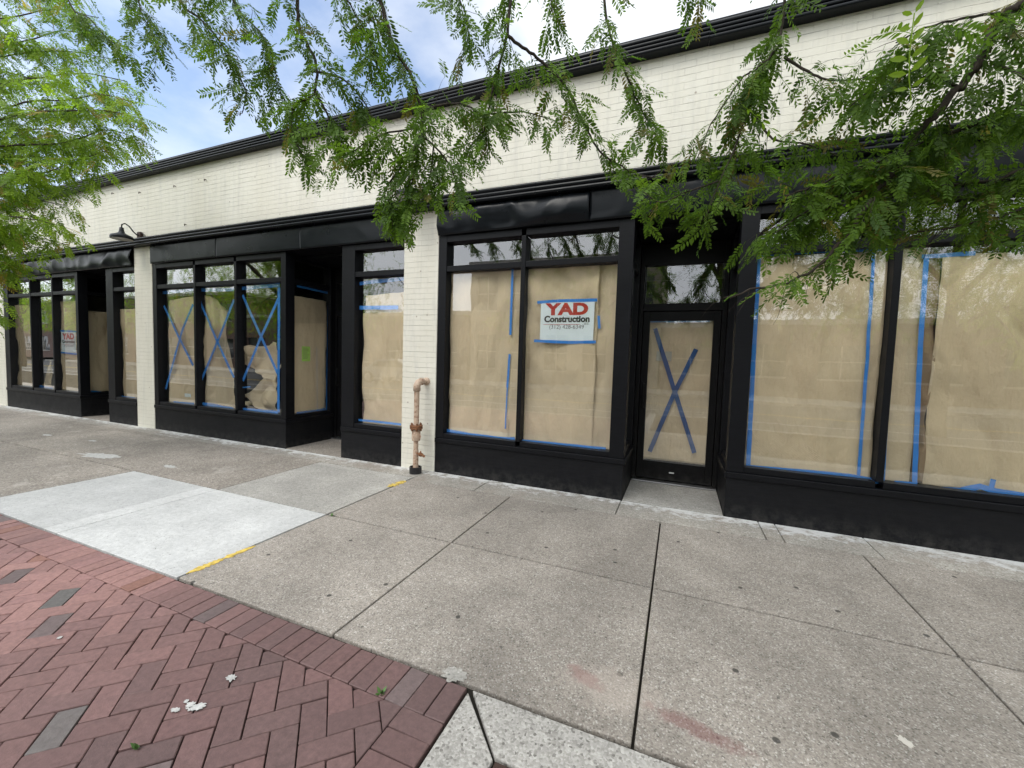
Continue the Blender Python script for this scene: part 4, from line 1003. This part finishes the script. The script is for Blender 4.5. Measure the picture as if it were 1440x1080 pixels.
# ------------------------------------------------------------------ across the street (seen in the glass)
def far_building(x0, x1, h, mat, label, floors, bay, trim=True, y=-20.0):
    o = empty('street_building', ((x0+x1)/2, y-3, 0), label, 'building'); w_ = MB(); g = MB(); f = MB()
    n = max(1, int((x1-x0)/bay)); bw = (x1-x0)/n; fh = h/floors
    for k in range(floors):
        z0 = k*fh; a, b = (z0+.9, z0+fh-.7) if floors > 1 else (1.0, 2.7)
        w_.box(x0, x1, y-.3, y, z0, a); w_.box(x0, x1, y-.3, y, b, z0+fh)
        for i in range(n):
            c = x0 + bw*(i+.5); ww = bw*.30
            w_.box(x0+bw*i, c-ww, y-.3, y, a, b); w_.box(c+ww, x0+bw*(i+1), y-.3, y, a, b)
            g.box(c-ww, c+ww, y-.22, y-.2, a, b)
            f.box(c-ww-.02, c+ww+.02, y-.001, y+.05, a-.1, a-.002); f.box(c-.03, c+.03, y-.195, y-.15, a, b); f.box(c-ww, c-.031, y-.195, y-.15, (a+b)/2-.03, (a+b)/2+.03); f.box(c+.031, c+ww, y-.195, y-.15, (a+b)/2-.03, (a+b)/2+.03)
    w_.box(x0, x1, y-9, y-8.7, 0, h); w_.box(x0, x0+.3, y-8.7, y-.3, 0, h); w_.box(x1-.3, x1, y-8.7, y-.3, 0, h)
    w_.build('wall', mat, o); g.build('window_glass', M['farglass'], o); f.build('window_trim', M['stone'], o)
    MB().box(x0-.1, x1+.1, y-9, y+.15, h+.001, h+.25).build('roof', M['stone'], o)
far_building(-13.2, -1.2, 7.6, M['farpale'], 'two storey pale brick building across the street, seen in the glass', 2, 2.4)
far_building(-1.1, 26, 3.7, M['farbrick'], 'long low red brick building across the street, seen in the glass', 1, 3.2)
far_building(-90, -36.2, 6.5, M['farbrick'], 'long two storey brick row far down the street, seen in the glass', 2, 4.)
far_building(-36, -13.4, 4.4, M['farbrick'], 'low brick building across the street beyond the pale one', 1, 3.6)
lp = empty('street_lamp', (-8.1, -6.2, 0), 'black ornamental street lamp by the kerb, seen in the glass', 'street lamp')
m = MB(); m.lathe([(.18, 0), (.18, .1), (.1, .3), (.06, .5), (.05, 4.2), (.03, 4.3), (.05, 4.36), (.0, 4.75)], -8.1, -6.2, 0, 14); m.build('pole', M['ink'], lp, smooth=True)
m = MB(); m.tube([(-8.1, -6.2, 4.0), (-8.6, -6.2, 4.25), (-9.1, -6.2, 4.2)], .025, 8); m.tube([(-8.1, -6.2, 3.6), (-8.4, -6.2, 3.9), (-8.7, -6.2, 4.2)], .015, 8); m.build('bracket', M['ink'], lp)
m = MB(); m.lathe([(.03, .2), (.12, .1), (.2, -.02), (.12, -.2), (.0, -.24)], -9.1, -6.2, 4.05, 16); m.build('lantern', M['lens'], lp, smooth=True)
def car(x, y, paint, label):
    o = empty('parked_car', (x, y, -.12), label, 'car', 'cars parked across the street'); z = -.12
    body = [(-2.15, .35), (-2.2, .6), (-2.1, .82), (-1.35, .93), (-.75, 1.38), (.75, 1.42), (1.45, .98), (2.1, .9), (2.2, .6), (2.15, .35)]
    m = MB(); m.prism([(x+a, z+b) for a, b in body], 'y', y-.85, y+.85); b_ = m.build('body', paint, o, bevel=.06)
    m = MB()
    for s_ in (-1, 1):
        yy = y + s_*.862
        m.prism([(x-1.15, z+.95), (x-.7, z+1.3), (x-.05, z+1.33), (x-.05, z+.95)], 'y', yy-.006, yy+.006); m.prism([(x+.03, z+.95), (x+.03, z+1.33), (x+.7, z+1.34), (x+1.25, z+.98)], 'y', yy-.006, yy+.006)
    m.build('side_window', M['farglass'], o)
    for a in (-1.35, 1.35):
        for s_ in (-1, 1):
            t_ = MB().tube([(x+a, y+s_*.7, z+.33), (x+a, y+s_*.9, z+.33)], .33, 20).build('wheel', M['tyre'], o)
            MB().tube([(x+a, y+s_*.9, z+.33), (x+a, y+s_*.91, z+.33)], .2, 16).build('rim', M['steel'], t_)
car(-15.5, -15.2, M['carpaint2'], 'silver car parked across the street, seen in the glass of the far shops')
car(-21.5, -15.2, M['carpaint'], 'dark blue car parked across the street, seen in the glass of the far shops')

# ------------------------------------------------------------------ sky, sun, camera
SUN_EL, SUN_AZ = R(52), R(200)          # azimuth measured from +Y clockwise: behind the camera, a little to the left
wd = bpy.data.worlds.new('World'); scene.world = wd; wd.use_nodes = True; t = wd.node_tree; t.nodes.clear()
def wn(typ, **kw):
    d = t.nodes.new(typ)
    for k, v in kw.items(): setattr(d, k, v)
    return d
skb = wn('ShaderNodeVectorMath', operation='SCALE'); skb.inputs['Scale'].default_value = 1.9
sk = wn('ShaderNodeTexSky', sky_type='NISHITA', sun_disc=False); sk.sun_elevation = SUN_EL; sk.sun_rotation = SUN_AZ; sk.air_density = 1.0; sk.dust_density = .6; sk.ozone_density = 2.2
tc = wn('ShaderNodeTexCoord'); mp = wn('ShaderNodeMapping'); t.links.new(tc.outputs['Generated'], mp.inputs[0]); mp.inputs['Scale'].default_value = (1, 1, 1.9); mp.inputs['Location'].default_value = (.35, .1, .0)
ns = wn('ShaderNodeTexNoise'); t.links.new(mp.outputs[0], ns.inputs[0]); ns.inputs['Scale'].default_value = 2.2; ns.inputs['Detail'].default_value = 7; ns.inputs['Roughness'].default_value = .55
dp = wn('ShaderNodeVectorMath', operation='DOT_PRODUCT'); t.links.new(tc.outputs['Generated'], dp.inputs[0]); dp.inputs[1].default_value = (-.72, .42, .55)
mr = wn('ShaderNodeMapRange'); t.links.new(dp.outputs['Value'], mr.inputs[0]); mr.inputs[1].default_value = .80; mr.inputs[2].default_value = 1.0; mr.inputs[3].default_value = .30; mr.inputs[4].default_value = -.12
ad = wn('ShaderNodeMath', operation='ADD'); t.links.new(ns.outputs['Fac'], ad.inputs[0]); t.links.new(mr.outputs[0], ad.inputs[1])
rp = wn('ShaderNodeValToRGB'); t.links.new(ad.outputs[0], rp.inputs[0]); rp.color_ramp.elements[0].position = .40; rp.color_ramp.elements[0].color = (.14, .14, .14, 1); rp.color_ramp.elements[1].position = .72
ns2 = wn('ShaderNodeTexNoise'); t.links.new(mp.outputs[0], ns2.inputs[0]); ns2.inputs['Scale'].default_value = 3.5; ns2.inputs['Detail'].default_value = 5
cm = wn('ShaderNodeMix', data_type='RGBA'); t.links.new(ns2.outputs['Fac'], cm.inputs[0]); cm.inputs[6].default_value = (6.6, 7.1, 7.8, 1); cm.inputs[7].default_value = (9.8, 10., 10.2, 1)
gd = wn('ShaderNodeVectorMath', operation='DOT_PRODUCT'); t.links.new(tc.outputs['Generated'], gd.inputs[0]); gd.inputs[1].default_value = (math.sin(SUN_AZ)*math.cos(SUN_EL), math.cos(SUN_AZ)*math.cos(SUN_EL), math.sin(SUN_EL))
gm = wn('ShaderNodeMapRange'); t.links.new(gd.outputs['Value'], gm.inputs[0]); gm.inputs[1].default_value = .2; gm.inputs[2].default_value = 1.; gm.inputs[3].default_value = 1.; gm.inputs[4].default_value = 2.3
cs = wn('ShaderNodeVectorMath', operation='SCALE'); t.links.new(cm.outputs[2], cs.inputs[0]); t.links.new(gm.outputs[0], cs.inputs['Scale'])
mx = wn('ShaderNodeMix', data_type='RGBA'); t.links.new(rp.outputs[0], mx.inputs[0]); t.links.new(sk.outputs[0], skb.inputs[0]); t.links.new(skb.outputs[0], mx.inputs[6]); t.links.new(cs.outputs[0], mx.inputs[7])
bg = wn('ShaderNodeBackground'); t.links.new(mx.outputs[2], bg.inputs[0]); bg.inputs[1].default_value = .10
ou = wn('ShaderNodeOutputWorld'); t.links.new(bg.outputs[0], ou.inputs[0])
su = bpy.data.lights.new('sun', 'SUN'); su.energy = 1.0; su.angle = R(22); su.color = (1, .95, .87)
so = bpy.data.objects.new('sun', su); C.objects.link(so)
dv = Vector((math.sin(SUN_AZ)*math.cos(SUN_EL), math.cos(SUN_AZ)*math.cos(SUN_EL), math.sin(SUN_EL)))
so.rotation_euler = (-dv).to_track_quat('-Z', 'Y').to_euler(); so.location = (0, -8, 12)

cam = bpy.data.cameras.new('camera'); cam.sensor_width = 36; cam.sensor_fit = 'HORIZONTAL'; cam.lens = 36*F_PX/1440; cam.clip_end = 2000; cam.clip_start = .05
co = bpy.data.objects.new('camera', cam); C.objects.link(co)
mtx = Matrix((tuple(RT)+(0,), tuple(UP)+(0,), tuple(-FW)+(0,), (0, 0, 0, 1))).transposed()
co.matrix_world = Matrix.Translation(Vector(EYEP)) @ mtx
scene.camera = co
scene.view_settings.view_transform = 'Standard'; scene.view_settings.look = 'None'; scene.view_settings.exposure = .5; scene.view_settings.gamma = 1
scene.cycles.max_bounces = 8; scene.cycles.transparent_max_bounces = 12; scene.cycles.diffuse_bounces = 3; scene.cycles.glossy_bounces = 3
